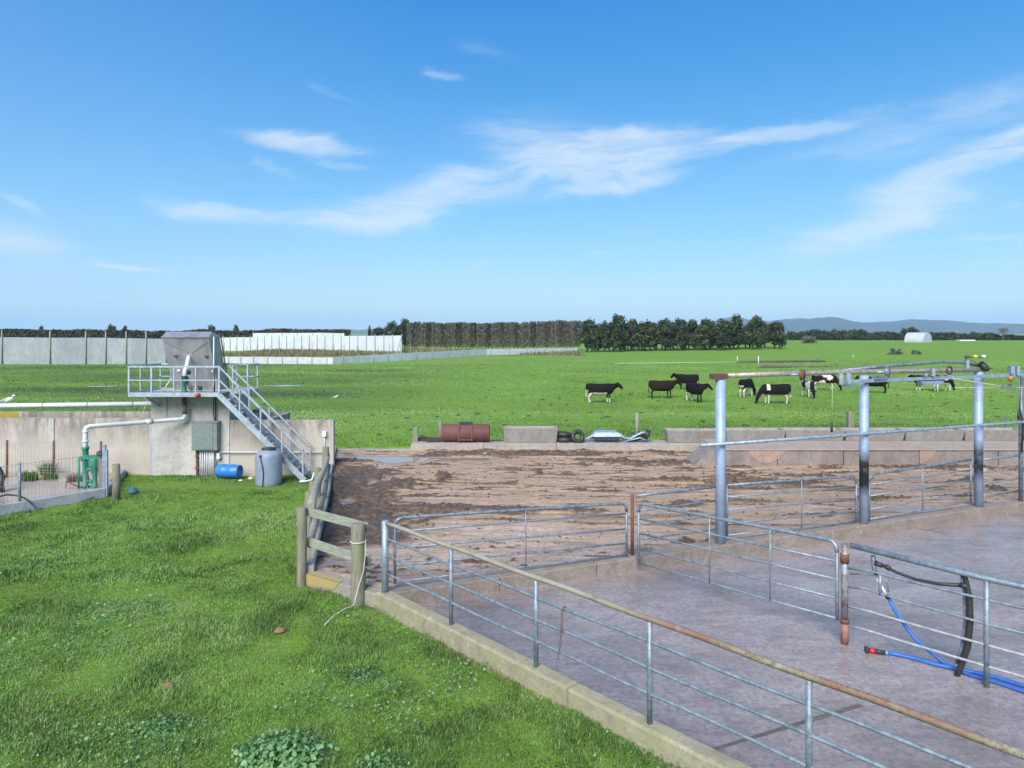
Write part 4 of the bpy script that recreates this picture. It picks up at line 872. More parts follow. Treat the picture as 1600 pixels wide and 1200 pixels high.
# big white pipe on left with gull
wp = thing('outlet_pipe', (-13, 22.9, 2.1), 'large white horizontal pipe above tank wall at left', 'pipe')
xa, xb = -30.0, pd(237, 0, 22.9).x
mb = MB(); mb.tube([(xa, 22.9, 2.11), (-16.6, 22.9, 2.125), (xb+.05, 22.9, 2.19)], .078, 16); mb.build('pipe_run', WHITEP, wp)
for x in (68, 138, 209): p = pd(x, 633, 22.9); mb = MB(); mb.torus((p.x, 22.9, 2.14+.0008*x*.3), .085, .008, (1, 0, 0), 20, 5); mb.build('strap', DARKM, wp)
def gull(c, label, fly=False):
    t = thing('gull', c, label, 'bird'); mb = MB()
    mb.lathe([(0, -.20), (.035, -.16), (.065, -.05), (.07, .04), (.05, .12), (.03, .17), (0, .19)], Vector(c)+Vector((0, 0, .13)), 12, (1, 0, .35)); mb.lathe([(0, -.045), (.035, -.02), (.04, .01), (.025, .04), (0, .07)], Vector(c)+Vector((.19, 0, .26)), 10, (1, 0, -.1)); mb.build('body', WHITE, t)
    mb = MB(); mb.lathe([(0, -.26), (.02, -.2), (.045, -.05), (.04, .06), (0, .12)], Vector(c)+Vector((-.04, -.035, .145)), 10, (1, 0, .42)); mb.build('wing', simple('gull_grey', (.4, .42, .45)), t)
    mb = MB(); mb.tube([Vector(c)+Vector((.01, -.02, 0)), Vector(c)+Vector((.01, -.02, .08))], .006, 5); mb.tube([Vector(c)+Vector((.02, .02, 0)), Vector(c)+Vector((.02, .02, .08))], .006, 5); mb.build('legs', ORANGE, t)
    mb = MB(); mb.lathe([(.014, 0), (0, .05)], Vector(c)+Vector((.25, 0, .255)), 6, (1, 0, -.2)); mb.build('beak', ORANGE, t)
p = pd(12, 631, 22.9); gull((p.x, 22.9, 2.195), 'white gull standing on the large white pipe')
gz = lambda x, y: float(ground_z(np.array([x]), np.array([y]))[0])
p = px(524, 622, -.45); gull((p.x, p.y, gz(p.x, p.y)), 'white bird standing in pasture right of walkway')

# control cabinet and conduits
cbn = thing('control_cabinet', pd(319, 704, 22.1), 'grey green metal control cabinet on tower wall with conduits below', 'cabinet')
a, c = pd(299, 660, 22.0), pd(339, 704, 22.0)
mb = MB(); mb.box(a.x, c.x, 22.0, 22.25, c.z, a.z); mb.build('case', BOXM, cbn, bevel=.01)
mb = MB(); mb.box(a.x+.03, c.x-.13, 21.985, 21.999, c.z+.03, a.z-.03); mb.build('door', BOXM, cbn, bevel=.004)
mb = MB(); mb.box(a.x-.02, c.x+.02, 21.96, 22.26, a.z+.001, a.z+.02); mb.build('rain_cap', STEELS, cbn)
for x in (313, 316.5, 320, 323.5, 327, 330, 333):
    mb = MB(); X = pd(x, 0, 22.15).x; mb.tube([(X, 22.15, 0), (X, 22.15, c.z-.002)], .022, 8); mb.build('conduit', WHITEP, cbn)
mb = MB(); X = pd(308, 0, 22.2).x; mb.bar((X, 22.2, 0), (X, 22.2, c.z-.002), .06, .05, up=(0, 1, 0)); mb.bar((X-.04, 22.15, .25), (X+.1, 22.15, .25), .03, .05); mb.bar((X-.04, 22.15, .62), (X+.1, 22.15, .62), .03, .05); mb.build('mounting_rail', RUST, cbn)
mb = MB(); mb.tube([pd(337, 619, 22.2), pd(337, 657, 22.2)], .02, 8); mb.tube([pd(334, 619, 22.2), pd(334, 630, 22.2), pd(333, 645, 22.2), pd(335, 657, 22.2)], .016, 8); mb.build('supply_cable', DARKM, cbn)
mb = MB(); mb.tube([pd(340.5, 657, 22.2), pd(340.5, 705, 22.2)], .025, 8); mb.build('side_conduit', simple('brown_conduit', (.2, .15, .12)), cbn)
bxs = thing('socket_box', pd(341, 712, 22.2), 'small white switch box right of control cabinet', 'box')
a = pd(339, 708, 22.15); c = pd(343.5, 717, 22.15); mb = MB(); mb.box(a.x, c.x, 22.12, 22.24, c.z, a.z); mb.build('case', WHITE, bxs)
mb = MB(); mb.tube([pd(341, 717, 22.2), pd(339, 722, 22.2), pd(337, 730, 22.2)], .014, 6); mb.build('lead', BLACKP, bxs)
mb = MB(); a = pd(343, 706.5, 22.22); c = pd(506, 706.5, 22.22); mb.tube([a, c], .02, 8); tag(mb.build('wall_pipe', WHITEP, origin=a), 'thin white pipe running along right part of tank wall', 'pipe')
so_ = thing('socket', pd(507, 690, 22.2), 'white socket box on thin conduit at right end of tank wall', 'socket')
a = pd(504, 674, 22.2); c = pd(509.5, 682, 22.2); mb = MB(); mb.box(a.x, c.x, 22.18, 22.29, c.z, a.z); mb.build('box', WHITE, so_)
mb = MB(); mb.tube([pd(507, 682, 22.24), pd(507, 707, 22.24)], .014, 6); mb.build('conduit', WHITEP, so_)

# blue drum and grey tank
bd = thing('blue_drum', (pd(357, 745, 21.7).x, 21.7, .0), 'blue plastic drum lying on grass against tank wall', 'drum')
cx0 = pd(340, 0, 21.75).x; ax = Vector((.985, -.17, 0)).normalized(); L1 = .74; rr = .205; zc = .03+rr
prof = [(0, 0), (rr*.85, 0), (rr*.97, .02), (rr, .06), (rr, .20), (rr*1.04, .215), (rr*1.04, .235), (rr, .25), (rr, .49), (rr*1.04, .505), (rr*1.04, .525), (rr, .54), (rr, .68), (rr*.97, .72), (rr*.93, L1), (rr*.86, L1), (rr*.84, L1-.03), (0, L1-.03)]
mb = MB(); mb.lathe(prof, (cx0, 21.78, zc), 28, ax); mb.build('drum_body', BLUEP, bd)
e = Vector((cx0, 21.78, zc))+ax*(L1-.03)
for dy, dz in ((.0, .11), (.0, -.11)):
    mb = MB(); mb.lathe([(.035, 0), (.035, .02), (0, .022)], e+Vector((.17*dy, dy, dz)), 12, ax); mb.build('bung', BLUEP, bd)
gt = thing('grey_tank', (pd(420, 0, 21.55).x, 21.55, 0), 'grey blue upright plastic tank with black hose beneath stairs', 'tank')
X = pd(420, 0, 21.55).x; Yt = 21.2 if False else 21.0; X = pd(420, 0, Yt).x; gt.location = (X, Yt, 0)
mb = MB(); mb.lathe([(.375, 0), (.385, .02), (.38, .1), (.385, .3), (.38, .5), (.385, .7), (.378, .82), (.36, .90), (.31, .97), (.2, 1.0), (.2, 1.02)], (X, Yt, 0), 32); mb.build('tank_body', TANKG, gt)
mb = MB(); mb.lathe([(.2, 1.02), (.215, 1.03), (.215, 1.06), (.19, 1.075), (0, 1.08)], (X, Yt, 0), 24); mb.build('lid', BLACKP, gt)
mb = MB(); mb.tube([(X-.12, Yt-.33, .90), (X-.11, Yt-.40, .82), (X-.05, Yt-.41, .6), (X-.02, Yt-.41, .35), (X-.04, Yt-.43, 0)], .014, 8); mb.build('outlet_hose', BLACKP, gt)
mb = MB(); mb.tube([(X-.12, Yt-.30, .88), (X-.12, Yt-.40, .88)], .035, 10); mb.build('fitting', BLACKP, gt)
# bits of litter round the stair foot
for (x, y, sx, sy, m_, lab) in ((392, 748, .09, .06, simple('pale_stone', (.55, .52, .35)), 'pale yellowish stone beside grey plastic tank'), (376, 751, .06, .03, WHITE, 'small white scrap on grass below blue drum')):
    p = px(x, y, .03); mb = MB(); mb.lathe([(sx, 0), (sx*.9, sy*.6), (sx*.5, sy), (0, sy*1.1)], p, 7); tag(mb.build('stone', m_), lab, 'stone')
p = px(478, 752, .04); mb = MB(); mb.tube([p+Vector((-.18, -.05, 0)), p, p+Vector((.15, .1, .02)), p+Vector((.22, .12, .25))], .03, 8); tag(mb.build('pipe_offcut', WHITEP), 'short white elbow of pipe at foot of stairs', 'pipe')
p = px(208, 769, .03); mb = MB(); mb.lathe([(.14, 0), (.13, .06), (.08, .12), (0, .13)], p, 9); tag(mb.build('plastic_scrap', simple('faded_blue', (.05, .18, .28), (.04, .10, .14), .6)), 'crumpled blue plastic scrap on lawn near lone post', 'litter')

# ------------------------------------------------------------------ pump bay on the left
kp = [(-16, 12.9), (-11.06, 19.15)]
mb = MB(); mb.face([(-40, 12.9, .10), (-16, 12.9, .10), (-11.06, 19.15, .10), (-12.2, 22.3, .10), (-40, 22.3, .10)])
def sumpmat():
    m = MN('wet_bay_floor', .3); m.col(m.ramp(m.noise(.9, 7), [(.3, (.42, .35, .30)), (.7, (.32, .27, .24))])); m.rough(m.ramp(m.noise(.7, 4), [(.35, .12), (.6, .5)])); m.bump(m.noise(40, 4), .1, .005); return m.m
tag(mb.build('pump_bay_floor', sumpmat()), 'wet pinkish concrete floor of pump bay', 'floor', kind='structure')
kerb('kerb', kp[0], kp[1], .0, -.16, -.15, .27, concrete('pale_grey_kerb', (.45, .47, .50), (.36, .38, .41)), 'pale grey kerb of pump bay', .015, 3)
kerb('kerb', (-11.14, 19.2), (-12.25, 22.2), .06, -.08, -.15, .2, concrete('pale_grey_kerb_b', (.42, .43, .45), (.34, .35, .37)), 'side kerb of pump bay', .015)
def meshfence(name, a, b2, z0, z1, nv, hz, label, posts, pm):
    a, b2 = Vector(a), Vector(b2); t = thing(name, (a.x, a.y, z0), label, 'fence', 'wire mesh fences of pump bay'); mb = MB()
    for i in range(nv+1):
        p = a+(b2-a)*i/nv; mb.tube([(p.x, p.y, z0), (p.x, p.y, z1)], .0045, 4, False)
    for z in hz: mb.tube([(a.x, a.y, z), (b2.x, b2.y, z)], .005, 4, False)
    mb.build('wire_mesh', simple(name+'_wire', (.38, .42, .44), None, .5, .3), t)
    for f, zt in posts:
        p = a+(b2-a)*f; q = MB(); q.tube([(p.x, p.y, .05), (p.x, p.y, zt)], .035, 8); q.build('post', pm, t)
xb0, xb1 = pd(0, 0, 21.4).x-6, pd(160, 0, 21.4).x
f_ = lambda x: (pd(x, 0, 21.4).x-xb0)/(xb1-xb0)
meshfence('mesh_fence', (xb0, 21.4), (xb1, 21.4), .22, 1.16, 110, (.24, .32, .42, 1.0, 1.08, 1.16), 'rear wire mesh fence on rusty posts before tank wall', ((f_(11), 1.24), (f_(84), 1.22), (f_(158), 1.20)), RUST)
mf0, mf1 = Vector((-15.9, 13.05)), Vector((-11.12, 19.1)); n_ = Vector((-(mf1-mf0).y, (mf1-mf0).x)).normalized()*.08
ff = (pd(66, 0, 18.05).x+15.9)/4.78
meshfence('mesh_fence', mf0+n_, mf1+n_, .26, 1.22, 90, (.27, .7, 1.2), 'front wire mesh fence on kerb of pump bay', ((.755, 1.24),), GALVD)
gp = thing('gate_post', (-11.25, 19.3, .1), 'pale galvanised post pair at corner of pump bay', 'post')
for x, yt, Y in ((163, 695, 19.4), (167, 703, 19.2)):
    p = pd(x, yt, Y); mb = MB(); mb.bar((p.x, Y, .05), (p.x, Y, p.z), .09 if x < 165 else .05, .06, up=(0, 1, 0)); mb.build('upright', GALVB, gp)
p = pd(158, 0, 19.6); mb = MB(); mb.bar((p.x, 19.6, .1), (p.x, 19.6, 1.0), .12, .05, up=(0, 1, 0)); mb.build('timber_upright', simple('brown_post', (.26, .18, .14)), gp)
mb = MB(); mb.bar(px(138, 781, .05), px(162, 769, .10), .10, .06); tag(mb.build('ramp_plank', simple('dark_plank', (.09, .085, .09))), 'dark plank lying at foot of pump bay kerb', 'plank')
# green pump
pm_ = thing('green_pump', (pd(140, 770, 20.0).x, 20.0, .1), 'green cast iron pump standing at corner of pump bay', 'pump')
Xp = pd(133.5, 0, 20.0).x
mb = MB(); mb.lathe([(.13, .0), (.13, .05), (.075, .08), (.075, .75), (.11, .8), (.11, .86), (.08, .9), (.08, 1.1), (.1, 1.12), (.1, 1.18), (0, 1.18)], (Xp, 20.0, .08), 16); mb.build('riser', GREENP, pm_)
mb = MB(); mb.lathe([(0, 0), (.15, 0), (.17, .05), (.17, .2), (.12, .28), (.07, .5), (.06, .8), (.1, .85), (.1, .9)][::-1] and [(.1, 0), (.1, .05), (.06, .1), (.07, .35), (.12, .5), (.17, .6), (.17, .78), (.15, .84), (0, .84)], (Xp+.27, 20.0, .12), 18); mb.build('housing', GREENP, pm_)
mb = MB(); mb.box(Xp-.1, Xp+.5, 19.85, 20.15, .93, 1.0); mb.build('top_flange', GREENP, pm_)
mb = MB(); mb.tube([(Xp, 20, .62), (Xp+.27, 20, .62)], .06, 12); mb.tube([(Xp, 20, .28), (Xp+.27, 20, .28)], .055, 12); mb.build('cross_pipe', GREENP, pm_)
mb = MB(); mb.lathe([(.09, 0), (.10, .05), (.09, .12), (.04, .15), (0, .15)], (Xp+.42, 20.0, 1.0), 14); mb.build('motor_cap', BLACKP, pm_)
mb = MB(); mb.tube([(Xp-.13, 19.9, .08), (Xp-.13, 19.9, .95)], .025, 8); mb.build('guide_bar', GREENP, pm_)
mb = MB(); mb.tube([(Xp+.1, 19.8, .1), (Xp+.2, 19.85, .4), (Xp+.12, 19.8, .7)], .012, 6); mb.tube([(Xp-.5, 19.9, .12), (Xp-.35, 19.7, .35), (Xp-.1, 19.75, .2), (Xp+.1, 19.8, .15)], .014, 6); mb.build('loose_cable', BLACKP, pm_)
mb = MB(); mb.tube([pd(-12, 786, 17.0), pd(0, 775.5, 17.6), pd(10, 773, 17.8), pd(25, 774, 17.9), pd(38, 778, 17.8), pd(48, 785, 17.6), pd(56, 794, 17.3)], .022, 8); tag(mb.build('hose', BLACKP), 'black hose arching over pump bay kerb at left edge', 'hose')
mb = MB(); p = pd(3, 0, 19.5); mb.tube([(p.x-.1, 19.5, .1), (p.x, 19.5, .5), (p.x-.12, 19.5, .75)], .09, 8); mb.tube([(p.x+.1, 19.4, .1), (p.x+.05, 19.4, .6)], .05, 8); tag(mb.build('machine_leg', DARKM), 'dark machinery leg standing in pump bay at left edge', 'machinery')

# ------------------------------------------------------------------ plants: blades and leaves
def leafcol(name, cs, rough=.6, sat=1.0, trans=.25, spec=.3):
    m = MN(name, rough, spec=spec); a = m.attr('tone'); m.col(m.ramp(a, cs))
    if trans:
        tr = m.n('ShaderNodeBsdfTranslucent'); mx = m.n('ShaderNodeMixShader'); mx.inputs[0].default_value = trans
        m.l(m.b.inputs['Base Color'].links[0].from_socket, tr.inputs[0]); o = [n for n in m.t.nodes if n.type == 'OUTPUT_MATERIAL'][0]
        m.l(m.b.outputs[0], mx.inputs[1]); m.l(tr.outputs[0], mx.inputs[2]); m.l(mx.outputs[0], o.inputs[0])
    return m.m
GRASS = leafcol('grass_blades', [(0, (.06, .11, .028)), (.3, (.125, .225, .054)), (.6, (.195, .34, .085)), (.85, (.29, .45, .13)), (1, (.42, .40, .25))])
def blades(P, h, w, tone, name, mat, lean=.5):
    n = len(P); a = rng.random(n)*2*np.pi; dx, dy = np.cos(a), np.sin(a); la = rng.random(n)*2*np.pi; lm = h*lean*rng.random(n)
    V = np.empty((n, 5, 3), np.float32); hw = w/2
    tipx = np.cos(la)*lm; tipy = np.sin(la)*lm
    V[:, 0] = P-np.stack([dx*hw, dy*hw, h*0+.01], -1); V[:, 1] = P+np.stack([dx*hw, dy*hw, h*0-.01], -1)
    mid = P+np.stack([tipx*.35, tipy*.35, h*.6], -1)
    V[:, 2] = mid+np.stack([dx*hw*.8, dy*hw*.8, h*0], -1); V[:, 3] = mid-np.stack([dx*hw*.8, dy*hw*.8, h*0], -1)
    V[:, 4] = P+np.stack([tipx, tipy, h*np.sqrt(np.clip(1-(lean*.5)**2, .2, 1))], -1)
    b = np.arange(n)*5
    T = np.concatenate([np.stack([b, b+1, b+2], -1), np.stack([b, b+2, b+3], -1), np.stack([b+3, b+2, b+4], -1)])
    return fast_mesh(name, V.reshape(-1, 3), T, mat, attrs={'tone': np.repeat(tone, 5)})
def lawn_ok(x, y):
    u = 800+F*x/y
    o = ~inpoly(x, y, FOOT) & ~inpoly(x, y, SLAB) & ~((y > 22.15) & (y < 24.4) & (x < -5.55)) & (u > -120) & (u < 1750)
    return o
def scatter(x0, x1, y0, y1, dens):
    n = int((x1-x0)*(y1-y0)*dens); p = rng.random((n, 2))*[x1-x0, y1-y0]+[x0, y0]; return p
parts_ = []
for y0, y1, x0, x1, dn in ((5.2, 8.5, -8, 5, 4200), (8.5, 12.5, -10, 2, 3000), (12.5, 17, -14, -3, 1700), (17, 24, -18, -4, 1000)):
    parts_.append(scatter(x0, x1, y0, y1, dn))
lp = np.concatenate(parts_); lp = lp[lawn_ok(lp[:, 0], lp[:, 1])]
x, y = lp[:, 0], lp[:, 1]
tuft = fbm(x*1.3+4, y*1.3, 4); big = fbm(x*.35, y*.35+8, 3); z = ground_z(x, y)
bare = np.exp(-((x+8.5)**2/9+(y-20.6)**2/.35)); kp_ = rng.random(len(x)) > bare*.75; 
h = (.022+.22*np.clip(tuft-.44, 0, 1)+.03*np.clip(big-.3, 0, 1))*(.5+.9*rng.random(len(x)))*(1-.5*bare)
tone = np.clip(.42+(fbm(x*3, y*3+40, 3)-.5)*.7+(big-.5)*.9+(rng.random(len(x))-.5)*.5+bare*.3, 0, .93); yl = fbm(x*.9+60, y*.9+11, 4); tone[rng.random(len(x)) < .02+.10*sst(.56, .68, yl)] = 1
w = np.where(y < 12.5, .009, .014)*(.7+.6*rng.random(len(x)))
P = np.stack([x, y, z], -1)[kp_]
g = blades(P, (h*(1-.45*sst(.56, .68, yl)))[kp_], w[kp_], tone[kp_], 'lawn_grass', GRASS, 1.1); tag(g, 'thick green grass of the lawn in the foreground', 'grass', kind='stuff')
# pasture tufts further off
fp_ = []
for y0, y1, dn in ((24.3, 34, 150), (34, 48, 55), (48, 75, 18), (75, 120, 5)):
    W0 = y1*.85; fp_.append(scatter(-W0, W0, y0, y1, dn))
fp_ = np.concatenate(fp_); x, y = fp_[:, 0], fp_[:, 1]
k = lawn_ok(x, y) & ~((y < 27.1) & (x > -3.9)); x, y = x[k], y[k]
t2 = fbm(x*.5, y*.5, 4); k = (t2+rng.random(len(x))*.35) > .52; x, y, t2 = x[k], y[k], t2[k]
sc_ = np.clip(y/30, 1, 3.2); h = (.03+.06*np.clip(t2-.4, 0, 1)*2)*(.6+.7*rng.random(len(x)))*np.sqrt(sc_)
tone = np.clip(.52+(fbm(x*.12, y*.12, 3)-.5)*1.1+(rng.random(len(x))-.5)*.5, 0, .95)
g = blades(np.stack([x, y, ground_z(x, y)], -1), h, .035*sc_*(.6+.8*rng.random(len(x))), tone, 'pasture_tufts', GRASS, .9); tag(g, 'grass tufts dotted over the pasture', 'grass', kind='stuff')
def discs(C, r, nrm, name, mat, tone, k=6, parent=None, origin=(0, 0, 0)):
    n = len(C); nrm = nrm/np.linalg.norm(nrm, axis=1, keepdims=True); t = np.cross(nrm, rng.normal(size=(n, 3))); t /= np.linalg.norm(t, axis=1, keepdims=True); b = np.cross(nrm, t)
    a = np.arange(k)*2*np.pi/k; rr = r[:, None]*(.6+.7*rng.random((n, k)))
    V = C[:, None]+t[:, None]*(np.cos(a)*rr)[..., None]+b[:, None]*(np.sin(a)*rr)[..., None]
    return fast_mesh(name, V.reshape(-1, 3), np.arange(n*k).reshape(n, k), mat, parent, attrs={'tone': np.repeat(tone, k)}, origin=origin)
LEAF = leafcol('broad_leaves', [(0, (.06, .14, .045)), (.5, (.12, .26, .09)), (1, (.23, .42, .18))])
# clover and broad weeds through the lawn
wpnt = scatter(-10, 4, 5.5, 14, 500); x, y = wpnt[:, 0], wpnt[:, 1]; d = fbm(x*.8+20, y*.8, 3); k = lawn_ok(x, y) & (d > .42+.3*rng.random(len(x))); x, y = x[k], y[k]
C = np.stack([x, y, ground_z(x, y)+.03+.05*rng.random(len(x))], -1); nn = rng.normal(size=C.shape)*.5+[0, 0, 1]
g = discs(C, .007+.017*rng.random(len(x))**2, nn, 'clover', LEAF, np.clip(.5+.5*rng.normal(size=len(x)), 0, 1)); tag(g, 'clover and broad leaved weeds growing through the lawn', 'weeds', kind='stuff')
def weed(cx_, cy_, rad, hgt, n, lr, label, name='mallow_plant', mat=LEAF, tl=.55):
    zb = gz(cx_, cy_); t = thing(name, (cx_, cy_, zb), label, 'plant'); a = rng.random(n)*2*np.pi; q = np.sqrt(rng.random(n))
    C = np.stack([np.cos(a)*q*rad*1.25, np.sin(a)*q*rad, hgt*(1-q**2*.8)*(.55+.5*rng.random(n))], -1); nn = np.stack([np.cos(a)*q, np.sin(a)*q, 1+0*a], -1)+rng.normal(size=(n, 3))*.6; C = C*(1+.12*rng.normal(size=(n, 1)))
    discs(C, lr*(.5+.8*rng.random(n)), nn, 'leaves', mat, np.clip(tl+.3*rng.normal(size=n), 0, 1), 7, parent=t)
    mb = MB()
    for i in range(14):
        j = rng.integers(n); c = Vector(C[j]); mb.tube([Vector((0, 0, 0)), c*.5+Vector((0, 0, .03)), c], .004, 4)
    me = mb.build('stems', GREENP if False else LEAF, None); me.parent = t
weed(*px(440, 1178, .05).xy, .40, .20, 1100, .022, 'large pale green mallow plant at bottom of lawn', tl=.8)
weed(*px(250, 1130, .05).xy, .30, .11, 420, .017, 'low broad leaved weed left of the large mallow plant')
weed(*px(600, 1195, .05).xy, .22, .12, 300, .017, 'small broad leaved weed right of the large mallow plant')
weed(*px(565, 1050, .05).xy, .25, .09, 260, .016, 'low weed patch on lawn below timber corner post', tl=.4)
for i, (x, y, r1, h1, lab) in enumerate(((45, 751, .26, .33, 'grassy yellow green clump beside pump bay fence'), (79, 749, .2, .2, 'small green clump right of grassy clump in pump bay'), (118, 752, .22, .25, 'reddish dry weed clump beside green pump'), (75, 741, .22, .42, 'dark green weed behind mesh fence post'))):
    p = px(x, y, .1); n = 260; a = rng.random(n)*6.28; q = np.sqrt(rng.random(n))*r1; Pn = np.stack([p.x+np.cos(a)*q, p.y+np.sin(a)*q*.7, .1+0*a], -1)
    cs = [(0, (.16, .09, .06)), (1, (.3, .2, .14))] if i == 2 else [(0, (.05, .11, .02)), (1, (.16, .25, .05))]
    g = blades(Pn, h1*(.5+.6*rng.random(n)), np.full(n, .02), rng.random(n), 'weed_clump', leafcol('weed_clump_leaves', cs), .8); tag(g, lab, 'plant')
for x, y, lab in ((437, 984, 'small brown dung pat nearest timber corner post'), (262, 1068, 'small brown dung pat at middle of lawn')):
    p = px(x, y, .05); mb = MB(); z0 = gz(p.x, p.y)+.03
    mb.lathe([(.085, 0), (.07, .02), (.035, .035), (0, .04)], (p.x, p.y, z0), 9); tag(mb.build('dung_pat', simple('pale_dung', (.30, .17, .10), (.2, .11, .06), .9, 0, 40, .6), origin=(p.x, p.y, z0)), lab, 'dung')

# ------------------------------------------------------------------ cows
def loft(mb, rings, n=14):
    """rings: (centre, half width, half height, along direction)"""
    b = len(mb.v)
    for c, w, h, d in rings:
        c = Vector(c); d = Vector(d).normalized(); sd = Vector((0, 0, 1)).cross(d)
        sd = sd.normalized() if sd.length > .05 else Vector((0, 1, 0)); u = d.cross(sd)
        for k in range(n):
            a = 2*math.pi*k/n; ca, sa = math.cos(a), math.sin(a); p = 2/2.5
            mb.v.append(tuple(c+sd*w*math.copysign(abs(ca)**p, ca)+u*h*math.copysign(abs(sa)**p, sa)))
    for i in range(len(rings)-1):
        for k in range(n):
            k2 = (k+1) % n; mb.f.append([b+i*n+k, b+i*n+k2, b+(i+1)*n+k2, b+(i+1)*n+k]); mb.sm.append(True)
    mb.f.append([b+k for k in range(n)][::-1]); mb.f.append([b+(len(rings)-1)*n+k for k in range(n)]); mb.sm += [True, True]
def cow_mesh(name, pose, headyaw=0.0):
    mb = MB(); X = (1, 0, 0)
    loft(mb, [((x, 0, (t+b_)/2), w, (t-b_)/2, X) for x, t, b_, w in ((-1.02, 1.36, 1.05, .12), (-.95, 1.41, .82, .22), (-.80, 1.44, .68, .28), (-.55, 1.43, .62, .31), (-.2, 1.40, .56, .36), (.15, 1.39, .55, .365),
        (.42, 1.41, .57, .32), (.62, 1.43, .60, .27), (.80, 1.41, .66, .22), (.93, 1.36, .78, .16), (1.0, 1.30, .92, .09))])
    cy, sy = math.cos(headyaw), math.sin(headyaw)
    hd = lambda x, y, z: (.76+(x-.76)*cy-y*sy, (x-.76)*sy+y*cy, z)
    dv = lambda x, z: (x*cy, x*sy, z)
    if pose == 'graze':
        loft(mb, [(hd(.70, 0, 1.16), .16, .26, dv(1, -.5)), (hd(.92, 0, 1.0), .13, .22, dv(1, -1)), (hd(1.12, 0, .76), .10, .17, dv(.7, -1)), (hd(1.25, 0, .55), .09, .13, dv(.5, -1))])
        loft(mb, [(hd(1.20, 0, .62), .07, .08, dv(.3, -1)), (hd(1.25, 0, .54), .115, .13, dv(.3, -1)), (hd(1.30, 0, .40), .12, .125, dv(.3, -1)), (hd(1.35, 0, .22), .08, .09, dv(.3, -1)), (hd(1.38, 0, .10), .085, .08, dv(.3, -1)), (hd(1.40, 0, .05), .05, .05, dv(.3, -1))]); e = (1.20, .58)
    else:
        loft(mb, [(hd(.70, 0, 1.12), .18, .30, dv(1, .1)), (hd(.95, 0, 1.18), .14, .24, dv(1, .3)), (hd(1.12, 0, 1.25), .11, .19, dv(1, .4)), (hd(1.25, 0, 1.31), .10, .15, dv(1, .3))])
        loft(mb, [(hd(1.17, 0, 1.43), .07, .08, dv(1, -.75)), (hd(1.24, 0, 1.37), .13, .15, dv(1, -.75)), (hd(1.36, 0, 1.27), .13, .145, dv(1, -.75)), (hd(1.50, 0, 1.14), .095, .11, dv(1, -.75)), (hd(1.60, 0, 1.05), .10, .095, dv(1, -.75)), (hd(1.64, 0, 1.02), .06, .06, dv(1, -.75))]); e = (1.20, 1.40)
    for s in (-1, 1):
        a_, b_ = Vector(hd(e[0], s*.08, e[1])), Vector(hd(e[0]-.05, s*.27, e[1]-.02)); mb.tube([a_, (a_+b_)/2, b_], [.035, .055, .025], 8)
        k = .06*s
        loft(mb, [((-.74, s*.17, 1.05), .10, .20, (0, 0, -1)), ((-.72, s*.19, .84), .085, .17, (0, 0, -1)), ((-.70, s*.19, .66), .06, .10, (.1, 0, -1))], 10)
        mb.tube([(-.68, s*.19, .72), (-.72+k, s*.19, .60), (-.82+k, s*.185, .46), (-.80+k, s*.185, .40), (-.78+k, s*.185, .16), (-.76+k, s*.185, .09), (-.74+k, s*.185, .0)], [.10, .08, .068, .055, .048, .056, .065], 10)
        loft(mb, [((.55, s*.15, 1.05), .08, .18, (0, 0, -1)), ((.56, s*.165, .84), .07, .13, (0, 0, -1)), ((.57, s*.165, .66), .055, .08, (0, 0, -1))], 10)
        mb.tube([(.57, s*.165, .72), (.58-k, s*.165, .56), (.59-k, s*.165, .42), (.59-k, s*.165, .17), (.60-k, s*.165, .09), (.62-k, s*.165, .0)], [.08, .062, .06, .046, .055, .062], 10)
    mb.tube([(-.96, 0, 1.38), (-1.03, 0, 1.25), (-1.05, 0, .9), (-1.04, 0, .7), (-1.03, 0, .5), (-1.03, 0, .42)], [.045, .035, .026, .03, .05, .02], 8)
    mb.lathe([(.0, 0), (.1, .02), (.15, .1), (.16, .2), (.0, .21)], (-.48, 0, .53), 12)
    me = bpy.data.meshes.new(name); me.from_pydata(mb.v, [], mb.f); o = bpy.data.objects.new(name, me); COL.objects.link(o)
    rm = o.modifiers.new('remesh', 'REMESH'); rm.mode = 'VOXEL'; rm.voxel_size = .026; rm.use_smooth_shade = True
    sm_ = o.modifiers.new('smooth', 'SMOOTH'); sm_.iterations = 3; sm_.factor = .5
    dg = bpy.context.evaluated_depsgraph_get(); m2 = bpy.data.meshes.new_from_object(o.evaluated_get(dg))
    bpy.data.objects.remove(o); m2.name = name; m2.polygons.foreach_set('use_smooth', np.ones(len(m2.polygons), bool)); return m2
def cowmat():
    m = MN('cow_hide', .75, spec=.15); w = m.attr('white'); f = m.math('MULTIPLY', m.math('SUBTRACT', m.math('ADD', w, m.math('MULTIPLY', m.noise(14, 4), .5)), .72), 5, True)
    c = m.mix(f, m.mix(m.attr('brown'), m.ramp(m.noise(12, 4), [(.3, (.006, .006, .007)), (.7, (.011, .009, .009))]), (.018, .011, .009)), (.55, .50, .45)); c = m.mix(m.attr('pink'), c, (.45, .24, .20)); m.col(c); m.bump(m.noise(70, 3), .2, .01); return m.m
COW = cowmat()
